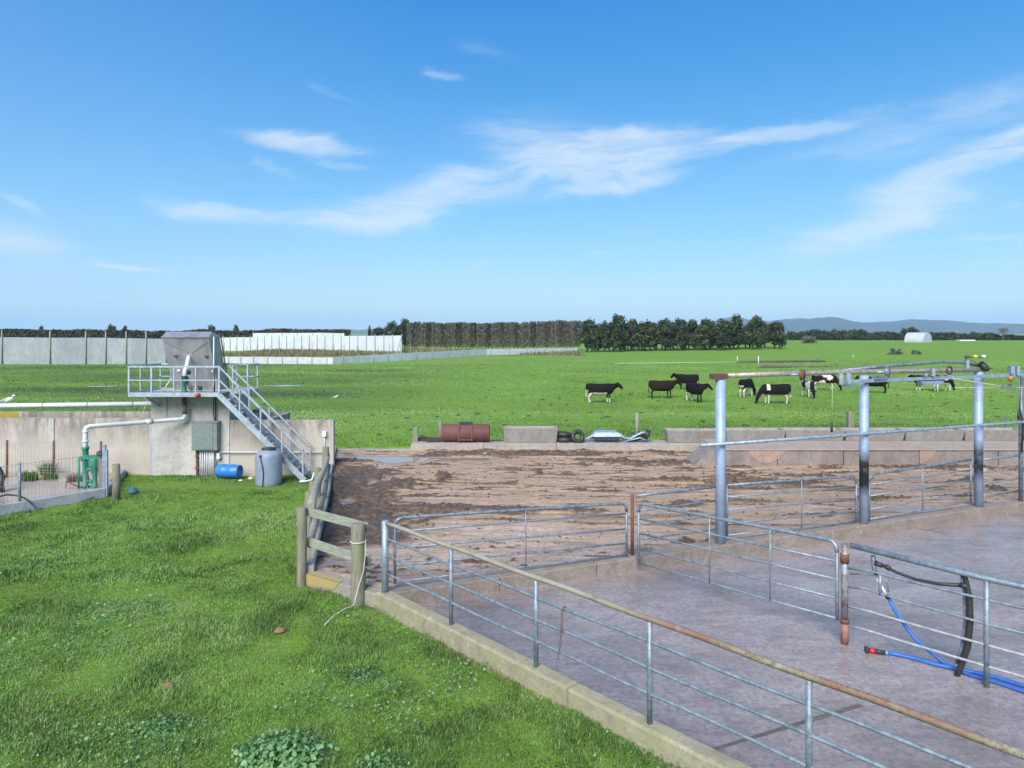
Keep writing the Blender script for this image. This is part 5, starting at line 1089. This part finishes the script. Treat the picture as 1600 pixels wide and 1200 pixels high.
def cow(px_, py_, hd, pose, yaw, white, label, scale=1.0, brown=0, seed=0, pz_=-.5):
    me = cow_mesh('dairy_cow', pose, yaw); n = len(me.vertices); co = np.empty(n*3, np.float32); me.vertices.foreach_get('co', co); co = co.reshape(-1, 3); x, y, z = co.T
    q = fbm(x*2.2+seed*7+50, z*2.2+seed*3+y*1.2+50, 3); w = np.zeros(n)
    if white.get('legs'): w = np.maximum(w, sst(.80, .55, z)*(x < .88)*((q > .42) if white['legs'] < .9 else 1))
    if white.get('hind'): w = np.maximum(w, sst(.8, .6, z)*(x < -.3))
    if white.get('front'): w = np.maximum(w, sst(.42, .30, z)*(x > .3)*(x < .9))
    if white.get('belly'): w = np.maximum(w, sst(.82, .70, z+.12*(q-.5))*(x < .45)*(x > -.8))
    if white.get('body'): w = np.maximum(w, (q > 1-white['body'])*1.0*(x < .9))
    if white.get('shoulder'): w = np.maximum(w, ((np.abs(x-.55) < .12) & (z > 1.0))*1.0)
    if white.get('face'): c_, s_ = math.cos(yaw), math.sin(yaw); xr_ = .76+(x-.76)*c_+y*s_; yr_ = -(x-.76)*s_+y*c_; w = np.maximum(w, ((xr_ > 1.2) & (np.abs(yr_) < .06) & (z > 1.12))*1.0)
    if white.get('tail'): w = np.maximum(w, ((x < -.9) & (z < .95))*1.0)
    pink = ((np.abs(x+.48) < .17) & (np.abs(y) < .14) & (z < .70) & (z > .5))*.6
    w = np.where(z < .05, 0, w)
    for nm, v in (('white', w), ('brown', np.full(n, float(brown))), ('pink', pink)):
        at = me.attributes.new(nm, 'FLOAT', 'POINT'); at.data.foreach_set('value', np.asarray(v, np.float32))
    me.materials.append(COW); o = bpy.data.objects.new('dairy_cow', me); COL.objects.link(o)
    p = px(px_, py_, pz_); zz = gz(p.x, p.y); p = px(px_, py_, zz); o.location = (p.x, p.y, gz(p.x, p.y)); o.rotation_euler[2] = R(hd); o.scale = (scale,)*3
    tag(o, label, 'cow', 'cows grazing in the pasture')
cow(938, 629.5, 2, 'stand', -.1, dict(hind=1, front=1, belly=1, tail=1), 'leftmost cow of herd, black with white hind legs, walking right', 1.0, 0, 1)
cow(1034, 622.5, 4, 'stand', .2, {}, 'dark brown black cow in profile right of the leftmost cow', .98, 1, 2)
cow(1074, 608.5, 150, 'stand', -.2, {}, 'black cow standing behind the group of three, facing left', .98, 0, 3)
cow(1086, 628, -72, 'stand', .85, dict(face=1, hind=.1), 'black cow with white blaze turned towards viewer', .98, 0, 4)
cow(1166, 620, 48, 'graze', -.2, dict(legs=1, belly=1, tail=1), 'black cow with white legs and white tail right of first tall post', 1.0, 0, 5)
cow(1212, 631, 176, 'graze', .1, dict(legs=1, shoulder=1), 'grazing cow with white shoulder band and white legs', 1.0, 0, 6)
cow(1263, 620.5, -95, 'graze', 0, dict(legs=1, belly=1, body=.42), 'grazing black and white cow seen head on', .98, 0, 7)
cow(1288, 610, -25, 'graze', 0, dict(legs=1, body=.36), 'grazing cow partly behind left track hanger', .98, 0, 8)
cow(1367, 614, 160, 'stand', 0, {}, 'black cow half hidden behind second tall post', .98, 0, 9)
cow(1446, 610.5, 172, 'stand', 0, dict(face=1, front=1), 'black cow below overhead trolley, facing left', .98, 0, 10)
cow(1473, 611.5, 20, 'graze', 0, dict(legs=1, body=.40, belly=1), 'grazing black and white cow just right of trolley', .98, 0, 11)

pv_ = []; pf_ = []
for _ in range(420):
    Y = 28+90*random.random()**1.5; X = random.uniform(-.75, .78)*Y; r_ = random.uniform(.08, .22)
    if -6 < X < 14 and Y < 28: continue
    if X < -5 and Y < 26: continue
    z = gz(X, Y)+.02; b0 = len(pv_); a0 = random.random()*6
    for i in range(7): pv_.append((X+math.cos(a0+i*.898)*r_*random.uniform(.7, 1.2), Y+math.sin(a0+i*.898)*r_*random.uniform(.6, 1.1), z))
    pv_.append((X, Y, z+r_*.3))
    for i in range(7): pf_.append((b0+i, b0+(i+1) % 7, b0+7))
g = fast_mesh('dung', pv_, pf_, simple('old_dung', (.06, .05, .025), (.035, .03, .02), .9, 0, 3)); tag(g, 'dark dung pats dotted across the pasture', 'dung', kind='stuff')
# ------------------------------------------------------------------ distance: windbreaks, trees, shed, hills
def gzv(x, y): return gz(x, y)
NET = MN('windbreak_netting', .7)
NET.col(NET.mix(NET.ramp(NET.noise(1.2, 9, .8, stretch=(1, 1, .5)), [(.45, 0), (.6, .7)]), NET.ramp(NET.noise(.25, 6, .6, stretch=(1, 1, .3)), [(.35, (.50, .53, .55)), (.65, (.38, .41, .43))]), (.31, .34, .36))); NET.bump(NET.noise(2.2, 4, stretch=(1, 1, .2)), .4, .05)
NETW = MN('white_windbreak_cloth', .7); NETW.col(NETW.ramp(NETW.noise(.5, 5), [(.3, (.80, .83, .86)), (.7, (.68, .71, .75))])); NETW.bump(NETW.noise(1.5, 4, stretch=(1, 1, .2)), .4, .05)
def thin(M_, f=.45):
    tr = M_.n('ShaderNodeBsdfTranslucent'); mx_ = M_.n('ShaderNodeMixShader'); mx_.inputs[0].default_value = f
    M_.l(M_.b.inputs['Base Color'].links[0].from_socket, tr.inputs[0]); o = [n for n in M_.t.nodes if n.type == 'OUTPUT_MATERIAL'][0]
    M_.l(M_.b.outputs[0], mx_.inputs[1]); M_.l(tr.outputs[0], mx_.inputs[2]); M_.l(mx_.outputs[0], o.inputs[0])
thin(NET, .35); thin(NETW, .35)
NETL = MN('low_white_netting', .7); NETL.col(NETL.ramp(NETL.noise(.8, 6), [(.3, (.85, .87, .88)), (.7, (.70, .72, .74))])); thin(NETL, .5)
def windbreak(label, P, posts, mat, ph, pr=.07, group='windbreak screens', thick=.03):
    """P: list of (x, y, z0, z1) along the screen; posts: list of fractions"""
    t = thing('windbreak_screen', (P[0][0], P[0][1], P[0][2]), label, 'windbreak', group); mb = MB(); nseg = 8; pts = []
    for i in range(len(P)-1):
        for k in range(nseg+(i == len(P)-2)): f = k/nseg; pts.append([P[i][j]*(1-f)+P[i+1][j]*f for j in range(4)])
    for i, q in enumerate(pts): q[1] += .05*math.sin(i*1.7); q[3] += random.uniform(-.03, .03)
    for a, c in zip(pts[:-1], pts[1:]):
        mb.hexa([(a[0], a[1], a[2]), (c[0], c[1], c[2]), (c[0], c[1]+thick, c[2]), (a[0], a[1]+thick, a[2]), (a[0], a[1], a[3]), (c[0], c[1], c[3]), (c[0], c[1]+thick, c[3]), (a[0], a[1]+thick, a[3])])
    mb.build('netting', mat.m, t)
    for f in posts:
        s = f*(len(pts)-1); i = min(int(s), len(pts)-2); u = s-i; q = [pts[i][j]*(1-u)+pts[i+1][j]*u for j in range(4)]
        mb = MB(); mb.tube([(q[0], q[1]-pr-.02, q[2]-.3), (q[0], q[1]-pr-.02, q[3]+ph)], pr, 6); mb.build('post', WOODP, t)
def wbp(x, yt, yb, Y):
    return (pd(x, 0, Y).x, Y, pd(x, yb, Y).z, pd(x, yt, Y).z)
windbreak('tall grey netting windbreak at far left of pasture', [wbp(-230, 526.5, 569.5, 112), wbp(120, 527.5, 569.5, 112), wbp(266, 529.5, 568.5, 112)], [(i*53.5+5)/496 for i in range(10)], NET, 1.1, .10)
windbreak('tall white windbreak behind hopper with closely spaced posts', [wbp(300, 528, 548, 205), wbp(628, 524, 552.5, 168)], [i/28 for i in range(29)], NETW, .4, .09)
windbreak('further white windbreak showing above the tall white one', [wbp(395, 520.5, 540, 260), wbp(500, 520, 540, 255), wbp(538, 521, 540, 252)], [i/9 for i in range(10)], NETW, .3, .08)
windbreak('long low white windbreak curving across back of pasture', [wbp(300, 557, 567, 116), wbp(400, 557.5, 568.5, 114), wbp(520, 558.5, 569, 113), wbp(640, 551, 563, 128), wbp(760, 545.5, 555, 152), wbp(902, 543.5, 552, 170)], [i/26 for i in range(27)], NETL, .25, .05)
mb = MB(); a = pd(628, 524, 168); mb.tube([a, pd(620, 553, 165)], .09, 6); tag(mb.build('brace_pole', WOOD), 'diagonal brace at near end of tall white windbreak', 'pole')
windbreak('pale low screen seen under the dark shelter trees', [wbp(965, 544.5, 550, 200), wbp(1068, 545, 549.5, 205)], [i/6 for i in range(7)], NETL, .2, .05)

def rand_dirs(n): v = rng.normal(size=(n, 3)); return v/np.linalg.norm(v, axis=1, keepdims=True)
def leaves(C, s, tone, name, mat, parent):
    n = len(C); a = rand_dirs(n); b = np.cross(a, rand_dirs(n)); b /= np.linalg.norm(b, axis=1, keepdims=True); sv = s[:, None]
    V = np.stack([C-a*sv-b*sv*.6, C+a*sv-b*sv*.6, C+a*sv*.7+b*sv*.7, C-a*sv*.6+b*sv*.6], 1)
    return fast_mesh(name, V.reshape(-1, 3), np.arange(n*4).reshape(n, 4), mat, parent, attrs={'tone': np.repeat(tone, 4)})
FOL = leafcol('dark_shelter_foliage', [(0, (.025, .036, .020)), (.5, (.062, .083, .040)), (1, (.135, .16, .075))], .7, trans=.1, spec=.1)
FOLB = leafcol('brown_grey_twigs', [(0, (.085, .085, .06)), (.5, (.155, .15, .11)), (1, (.25, .24, .19))], .8, trans=0, spec=.1)
FOLH = leafcol('hedge_foliage', [(0, (.03, .035, .018)), (.5, (.065, .065, .03)), (1, (.12, .095, .06))], .8, trans=0, spec=.1)
BARK = simple('bark', (.10, .085, .07), (.06, .05, .04), .9, 0, 8, .4)
def tree_proto(Hh, Wd, base, nclump, nleaf, name, mat, label, group, seed, ls=.28, trunks=1, cat='tree'):
    r = np.random.default_rng(seed); t = thing(name, (0, 0, 0), label, cat, group); mb = MB()
    for k in range(trunks):
        ox = (k-(trunks-1)/2)*Wd*.22; mb.tube([(ox, 0, -.3), (ox+r.normal()*.1, 0, Hh*.3), (ox*1.4+r.normal()*.3, r.normal()*.2, Hh*.6), (ox*1.5, 0, Hh*.88)], [.22, .18, .11, .04], 7)
        for j in range(9):
            z = Hh*(.15+.075*j); a = r.random()*6.28; ln = Wd*.42*(1-.5*j/9); mb.tube([(ox, 0, z), (ox+math.cos(a)*ln*.5, math.sin(a)*ln*.5, z+ln*.35), (ox+math.cos(a)*ln, math.sin(a)*ln, z+ln*.8)], [.07, .045, .02], 5)
    mb.build('trunk', BARK, t)
    Cs = []; T = []; S_ = []
    for i in range(nclump):
        f = base+(1-base)*(i+r.random())/nclump; rad = Wd/2*(math.sin(math.pi*min(1, (f-base)/(1-base)*.80+.17))**.6); a = r.random()*6.28; q = math.sqrt(r.random())*rad*.85
        c = np.array([math.cos(a)*q, math.sin(a)*q, f*Hh*.95]); cr = Wd*(.10+.12*r.random()); tn = r.random()
        n = int(nleaf/nclump*(.6+.8*r.random())); d = r.normal(size=(n, 3)); d /= np.linalg.norm(d, axis=1, keepdims=True)
        Cs.append(c+d*cr*(.45+.6*r.random((n, 1)))*[1, 1, 1.15]); T.append(np.clip(.15+.6*tn+.35*(r.random(n)-.5), 0, 1)); S_.append(ls*(.5+.8*r.random(n)))
    leaves(np.concatenate(Cs), np.concatenate(S_), np.concatenate(T), 'crown', mat, t); return t
def put(proto, x, y, yaw=0, sx=1, sz=1, label=None, used=set()):
    o = proto if proto.name not in used else copy_tree(proto); used.add(proto.name)
    o.location = (x, y, gz(x, y)-.1); o.rotation_euler[2] = yaw; o.scale = (sx, sx, sz)
    if label: o['label'] = label
    return o
SG = 'dark shelter trees behind the pasture'
sp1 = [tree_proto(8.6, 6.0, .22, 34, 3600, 'shelter_tree', FOL, 'dark shelter tree', SG, s, .24, 2) for s in (1, 2, 3, 4)]
row = [(921, 500, 30, 'leftmost tree of dark shelter row, beside end of poplars'), (944, 500, 26, 'small dark tree second from left in shelter row'), (964, 495, 34, 'dark broad tree third from left in shelter row'),
       (988, 496, 34, 'dark tree left of the middle of shelter row'), (1012, 499, 34, 'dark tree above low pale screen left part'), (1037, 500, 34, 'dark tree above right end of low pale screen'), (1062, 495, 34, 'taller dark tree beside gap in shelter row'),
       (1080, 499, 32, 'narrow dark tree at left side of gap in shelter row'), (1104, 501, 36, 'dark tree at right side of gap in shelter row'), (1131, 500, 32, 'dark tree left of tallest shelter tree'), (1154, 494, 34, 'tallest dark shelter tree near row end'),
       (1180, 494, 34, 'tall dark shelter tree right of the tallest one'), (1214, 502, 36, 'rounded dark tree ending shelter row at right')]
for i, (x, yt, wpx, lab) in enumerate(row):
    Y = 182+random.uniform(-3, 3); X = (x-800)/F*Y; zb = gz(X, Y); Ht = pd(x, yt, Y).z-zb
    put(sp1[i % 4], X, Y, random.random()*6.28, wpx/F*Y/6.0*random.uniform(.95, 1.2), Ht/8.9*random.uniform(.93, 1.06), lab)
# understory scrub and second rank behind so the row reads dense
for i, x in enumerate((932, 955, 976, 1000, 1025, 1050, 1070, 1106, 1125, 1143, 1168, 1192)):
    Y = 192+random.uniform(-2, 3); X = (x-800)/F*Y; zb = gz(X, Y); put(sp1[(i+1) % 4], X, Y, random.random()*6.28, .9, (pd(x, 504+random.uniform(-3, 5), Y).z-zb)/8.9, 'dark tree standing in the second rank of shelter row')
# left dark conifers
for i, (x, yt, w_, lab) in enumerate(((592, 511, 22, 'low dark tree at left of clump beside white windbreak'), (612, 503, 26, 'dark tree in middle of clump beside poplar row'), (630, 499, 26, 'tallest dark tree of clump left of poplar row'), (577, 508, 6, 'slim dark conifer left of tree clump'))):
    Y = 215; X = (x-800)/F*Y; put(sp1[i], X, Y, i*1.3, w_/F*Y/6.0*1.15, (pd(x, yt, Y).z-gz(X, Y))/8.9, lab)
# poplars: bare, upright
def poplar_proto(seed):
    r = np.random.default_rng(seed); t = thing('poplar', (0, 0, 0), 'bare grey brown poplar in the long clipped row behind pasture', 'tree', 'bare poplars in the long clipped row'); mb = MB(); Hh = 8.2
    mb.tube([(0, 0, -.3), (r.normal()*.05, 0, 3), (r.normal()*.1, 0, 6), (0, 0, Hh)], [.15, .12, .08, .03], 5)
    for j in range(46):
        z = r.uniform(.8, Hh*.85); a = r.random()*6.28; ln = r.uniform(.9, 2.2)*(1-.35*z/Hh); k = r.uniform(.22, .45); mb.tube([(0, 0, z), (math.cos(a)*ln*k, math.sin(a)*ln*k, min(z+ln*.6, Hh)), (math.cos(a)*ln*k*1.3, math.sin(a)*ln*k*1.3, min(z+ln, Hh+.1))], [.035, .025, .012], 4)
    mb.build('trunk', simple('pale_bark', (.34, .30, .25), (.20, .17, .14), .9, 0, 5), t)
    n = 1500; a = r.random(n)*6.28; q = .3+.75*np.sqrt(r.random(n)); z = 1.2+(Hh-1.0)*r.random(n)**.75
    C = np.stack([np.cos(a)*q*.8, np.sin(a)*q, z], -1); leaves(C, .07+.10*r.random(n), np.clip(r.random(n)*.9, 0, 1), 'crown', FOLB if seed % 3 else FOLH, t); return t
pp = [poplar_proto(s) for s in (11, 12, 13, 14)]
n = 46
for i in range(n):
    x = 641+(903-641)*i/(n-1); Y = 196; X = (x-800)/F*Y; put(pp[i % 4], X+random.uniform(-.15, .15), Y+random.uniform(-.3, .3), random.random()*6.28, 1.05, (pd(x, 503.5+random.uniform(-1.0, 3.0)-(2.0 if i > 36 else 0), Y).z-gz(X, Y))/8.2)
# long clipped hedge on the far left and hedgerow trees
def hedge(name, label, x0, x1, Y, yt, tall, n, mat, group=None, ls=.5, dep=3):
    a, c = (x0-800)/F*Y, (x1-800)/F*Y; zb = gz((a+c)/2, Y); r = rng
    X = a+(c-a)*r.random(n); Dp = dep*r.random(n); zt = pd(0, yt, Y).z; wob = (fbm(X*.06+3, X*0+1, 4)-.5)*2.6
    Z = zb+(zt+wob-zb)*r.random(n)**.6; C = np.stack([X, Y+Dp, Z], -1)
    t = thing(name, ((a+c)/2, Y, 0), label, 'hedge', group); C = C-np.array([(a+c)/2, Y, 0])
    leaves(C, ls*(.5+.8*r.random(n)), np.clip(r.random(n)*.6+(fbm(X*.15, Z*.5, 3))*.4, 0, 1), 'foliage', mat, t)
    mb = MB(); k = int((c-a)/6)
    for i in range(k): q = a+(c-a)*(i+.5)/k; mb.tube([(q, Y+dep/2, zb-.5), (q, Y+dep/2, zb+(zt-zb)*.8)], .15, 5)
    mb.build('trunks', BARK, t); return t
hedge('hedge', 'long dark clipped hedge above the far left windbreaks', -200, 545, 300, 516.5, 6, 30000, FOLH, ls=.5)
for i, (x, yt, w_) in enumerate(((65, 509, 8), (172, 507, 9), (178, 509, 9), (196, 509, 11), (330, 508, 16), (369, 508, 9))):
    Y = 303; X = (x-800)/F*Y; put(sp1[i % 4], X, Y, i*2.1, w_/F*Y/6*1.2, (pd(x, yt, Y).z-gz(X, Y))/8.9, ['small dark tree poking above far left of hedge', 'left tree of the pair above hedge left of hopper', 'right tree of the pair above hedge left of hopper', 'tree above hedge just left of the hopper', 'spreading tree above hedge right of the hopper', 'pointed tree above hedge right of the hopper'][i])
# right hand belt
TB = 'distant trees of the right hand belt'
tb = [tree_proto(8, 8, .05, 26, 1500, 'belt_tree', FOL, 'dark distant tree in the belt along right horizon', TB, s, .42, 1) for s in (21, 22, 23)]
k = 0
for i in range(46):
    x = 1236+i*8.4
    Y = 340+random.uniform(-8, 8); yt = 519.5+random.uniform(-2.5, 2.5)-(4 if 1412 < x < 1432 else 0)-(2 if 1250 < x < 1350 else 0)
    if 1462 < x < 1600: yt += 1.5
    if x > 1550: yt += 3
    X = (x-800)/F*Y; put(tb[k % 3], X, Y, random.random()*6.28, random.uniform(.62, .85), (pd(x, yt, Y).z-gz(X, Y))/7.9); k += 1
put(sp1[0], (1335-800)/F*338, 338, 1, .55, (pd(1335, 514, 338).z-gz(164, 338))/8.9, 'pointed tree rising above belt left of arched shed')
put(sp1[1], (1424-800)/F*352, 352, 1, 1.1, (pd(1424, 511.5, 352).z-gz(200, 352))/8.9, 'tall dark tree behind left side of arched shed')
# bare tree at right
t = thing('bare_tree', ((1567-800)/F*330, 330, gz(230, 330)), 'pale leafless tree on right horizon beyond the belt', 'tree')
mb = MB(); r = np.random.default_rng(5); o_ = t.location.copy()
def br(p, d, ln, rad, lv):
    q = p+d*ln; mb.tube([p, q], [rad, rad*.65], 4, False)
    if lv:
        for k in range(4): br(q if k else p+d*ln*.7, (d+Vector(r.normal(size=3))*.48+Vector((0, 0, .1))).normalized(), ln*.70, rad*.6, lv-1)
br(o_+Vector((0, 0, -.2)), Vector((0, 0, 1)), 2.2, .22, 5); mb.build('trunk_and_branches', simple('pale_bark_far', (.2, .17, .15), (.14, .12, .11), .9), t)
# bushes in the right of the pasture
BG = 'brown bushes in the pasture before the arched shed'
bp = tree_proto(1.6, 2.6, .02, 12, 700, 'bush', FOLB, 'bush', BG, 31, .14, 1, cat='bush')
for x, y, s, lab in ((1393, 548.5, .95, 'leftmost brown bush before the arched shed'), (1407, 548.5, .85, 'middle brown bush before the arched shed'), (1428, 549.5, .7, 'left half of right hand pair of brown bushes'), (1436, 549.5, .6, 'rightmost small brown bush before the arched shed')):
    Y = 150; X = (x-800)/F*Y; put(bp, X, Y, random.random()*6, s, s*.9, lab)
bp2 = tree_proto(2.2, 5, .02, 14, 900, 'bush', FOLB, 'low olive scrub bush at right foot of shelter row', BG, 33, .2, 1, cat='bush'); put(bp2, (1265-800)/F*230, 230, 0, 1.1, 1, 'low olive scrub right of shelter row')
# arched white shed
Ys = 262; a, c = pd(1423, 537, Ys), pd(1461, 537, Ys); Rw = (c.x-a.x)*.40; zs = gz(a.x, Ys)
sh = thing('arched_shed', ((a.x+c.x)/2, Ys, zs), 'white arched hoop shed on right horizon', 'shed')
Rw = 3.0; Htop = pd(0, 519.5, Ys).z-zs; prof = [(-Rw, 0)]+[(-Rw*math.cos(math.pi*i/16), Htop*.12+Htop*.88*math.sin(math.pi*i/16)) for i in range(17)]+[(Rw, 0)]
U_ = Vector((.85, .53, 0)); T_ = Vector((-.53, .85, 0)); E_ = Vector((pd(1449.5, 0, Ys).x, Ys, zs)); L2 = 7
SP = lambda w_, h_, l_: E_+U_*w_+T_*l_+Vector((0, 0, h_))
mb = MB()
for (xa_, za_), (xb_, zb2) in zip(prof[:-1], prof[1:]): mb.face([SP(xa_, za_, 0), SP(xb_, zb2, 0), SP(xb_, zb2, L2), SP(xa_, za_, L2)], True)
mb.build('cover', simple('white_cover', (.50, .52, .54), (.42, .44, .46), .5, 0, .3), sh)
mb = MB(); mb.face([SP(x_, z_, -.02) for x_, z_ in prof]); mb.build('end_panel', simple('grey_end_panel', (.40, .43, .48), (.33, .37, .42), .6, 0, .3), sh)
# low white shed and distant roof
mb = MB(); p = pd(1500, 537, 300); zb = gz(p.x, 300); mb.box(p.x, p.x+6.5, 300, 303, zb, zb+.5); mb.build
tag(mb.build('white_trough', WHITE), 'low white strip on horizon right of arched shed', 'trough')
# field fences, stakes, tapes
def stake(x, yt, yb, r, mat, lab, group='stakes standing in the pasture', name='fence_stake'):
    Y = F*(CH-(-.35))/(yb-HY); X = (x-800)/F*Y; z = gz(X, Y); Y = F*(CH-z)/(yb-HY); X = (x-800)/F*Y; z = gz(X, Y); mb = MB(); mb.tube([(X, Y, z-.1), (X, Y, z+(yb-yt)*Y/F)], r, 6)
    return tag(mb.build(name, mat, origin=(X, Y, z)), lab, 'stake', group)
stake(727, 579, 591, .03, RUST, 'thin rusty stake in pasture above rusty drum'); stake(949, 573, 583, .02, RUST, 'thin stake in pasture left of herd'); stake(515, 583, 594, .03, RUST, 'thin rusty stake in pasture right of walkway')
stake(1152, 557, 565, .06, WHITE, 'white stake at left end of brown ditch'); stake(1185, 557, 570, .08, WHITE, 'larger white stake beside brown ditch'); stake(1333, 554, 560, .05, WHITE, 'short white stake in distant pasture at right')
stake(1277, 555, 562, .05, GALVD, 'grey stake in distant pasture at right'); stake(1307, 562, 573, .08, GALVD, 'grey stake nearest overhead pipe left part'); stake(1350, 562, 573, .05, WOOD, 'dark stake above overhead pipe near second post'); stake(1390, 562, 574, .04, RUST, 'thin rusty stake above overhead pipe')
def tape(pts, r, mat, lab):
    P = []
    for x, y in pts: Yq = F*(CH+.1)/(y-HY); P.append((( x-800)/F*Yq, Yq, gz((x-800)/F*Yq, Yq)+.45))
    mb = MB(); mb.tube(P, r, 5); tag(mb.build('electric_tape', mat), lab, 'fence tape', 'tapes across the pasture')
tape([(1185, 568), (1240, 567.5), (1300, 569), (1400, 572)], .035, simple('brown_tape', (.25, .2, .14)), 'pale brown rail line running right from larger white stake')
tape([(960, 567), (1050, 566.5), (1150, 566)], .025, WHITE, 'thin white tape behind the herd'); tape([(630, 560), (760, 559), (900, 563), (960, 564)], .02, simple('tan_tape', (.35, .3, .2)), 'thin tan tape in front of poplar row')
# brown ditch strips and puddles laid in the pasture
def patch(pts, name, mat, lab, dz=.02):
    c = []
    for x, y in pts: Yq = F*(CH+.3)/(y-HY); c.append(((x-800)/F*Yq, Yq))
    zc = max(gz(*q) for q in c)+dz; mb = MB(); mb.face([(q[0], q[1], zc) for q in c]); tag(mb.build(name, mat), lab, 'ground', kind='structure')
DR = simple('dry_ditch_grass', (.16, .125, .07), (.08, .075, .04), .95, 0, .6, .5, 3)
patch([(1150, 565), (1290, 563.5), (1290, 561.5), (1152, 562.5)], 'ditch', DR, 'brown ditch strip'); patch([(1185, 571.5), (1200, 572), (1300, 571), (1300, 569.5), (1192, 568.5)], 'ditch', DR, 'brown ditch strip')
PUD = MN('puddle_water', .08); PUD.col((.25, .25, .22))
patch([(133, 601), (168, 600), (195, 599.5), (170, 601.8), (140, 602.2)], 'puddle', PUD.m, 'puddle in pasture'); patch([(405, 601), (450, 599.8), (480, 600.3), (440, 602)], 'puddle', PUD.m, 'puddle in pasture')
# tan rough grass behind the low windbreak
TAN = leafcol('tan_rough_grass', [(0, (.13, .115, .06)), (.6, (.22, .18, .10)), (1, (.14, .16, .06))], .9, trans=0)
n = 16000; x = -64+rng.random(n)*80; y = 150+rng.random(n)*38; k = (y > 176-(x+60)*.30) | (x < -28); x, y = x[k], y[k]; n = len(x)
g = blades(np.stack([x, y, ground_z(x, y)], -1), .45+.6*rng.random(n), .12+.12*rng.random(n), rng.random(n), 'rough_grass', TAN, .5); tag(g, 'tan rough grass between the windbreaks and poplars', 'grass', kind='stuff')
mb = MB(); pl = [(Vector((0, 0, 0)))]
pole0 = None
for i in range(22):
    x = 352+i*17+random.uniform(-2, 2); Y = 150; X = (x-800)/F*Y; z = gz(X, Y)
    if pole0 is None: q = MB(); q.tube([(0, 0, -.2), (0, 0, 2.6)], .06, 5); pole0 = q.build('crop_pole', WOODP); o = pole0
    else: o = pole0.copy(); COL.objects.link(o)
    o.location = (X, Y, z); o.scale = (1, 1, random.uniform(.8, 1.1)); tag(o, 'thin pale crop support pole behind low white windbreak', 'pole', 'crop poles behind low windbreak')
# droppings and molehills of the left pasture
# ------------------------------------------------------------------ hills
def hill(name, Y, prof, depth, mat):
    xs = np.linspace(prof[0][0], prof[-1][0], 220); tops = np.interp(xs, [p[0] for p in prof], [p[1] for p in prof]); tops = tops-(fbm(xs*.05, xs*0+2, 5)-.5)*5.0-(fbm(xs*.3, xs*0+9, 3)-.5)*1.2
    n = 26; V = []
    for j in range(n):
        f = j/(n-1); yy = Y+depth*f; hh = math.sin(min(1, f*1.6)*math.pi/2)
        X = (xs-800)/F*Y*(1+.1*f); zt = CH+(HY-tops)*(Y+depth*.62)/F; nz = (fbm(X*.0016+7, X*0+yy*.0016, 5)-.5)*90*math.sin(math.pi*min(f, .99))
        V.append(np.stack([X, X*0+yy, (zt+4)*hh-6+nz*(1-hh*.75)*.9 if f < .62 else (zt+4)*max(0, 1-(f-.62)*1.2)-6], -1))
    V = np.stack(V); g = fast_mesh(name, V, gridfaces(np.arange(n*220).reshape(n, 220)), mat, smooth=True); tag(g, 'low wooded hills on the horizon', 'hills', kind='structure')
HM = MN('hill_cover', .95); HM.col(HM.ramp(HM.noise(.004, 8, .7), [(.4, (.022, .030, .026)), (.55, (.038, .045, .036)), (.66, (.12, .11, .09))])); HM.bump(HM.noise(.02, 5), .6, 8)
hill('hills', 4200, [(1120, 520), (1165, 505), (1178, 497), (1200, 495.5), (1230, 501), (1262, 502), (1300, 498), (1330, 498.5), (1368, 496), (1400, 504), (1440, 504.5), (1478, 504), (1500, 501), (1530, 500), (1570, 500.5), (1600, 502.5), (1680, 506), (1800, 512), (1900, 519)], 1600, HM.m)
hill('hills', 5200, [(380, 519), (470, 516), (530, 515), (555, 514.5), (575, 515), (600, 517), (700, 519)], 1500, HM.m)

# ------------------------------------------------------------------ haze
mb = MB(); mb.box(-9500, 9500, -9500, 9500, -14, 190)
hz = mb.build('haze', simple('tmp', (1, 1, 1), bump=0)); m = bpy.data.materials.new('haze_air'); m.use_nodes = True; nt_ = m.node_tree; nt_.nodes.clear()
pv = nt_.nodes.new('ShaderNodeVolumePrincipled'); pv.inputs['Density'].default_value = .00013; pv.inputs['Color'].default_value = (.50, .70, 1, 1); pv.inputs['Anisotropy'].default_value = 0
oo = nt_.nodes.new('ShaderNodeOutputMaterial'); nt_.links.new(pv.outputs[0], oo.inputs['Volume']); hz.data.materials.clear(); hz.data.materials.append(m)
tag(hz, 'pale distant air', 'haze', kind='stuff')
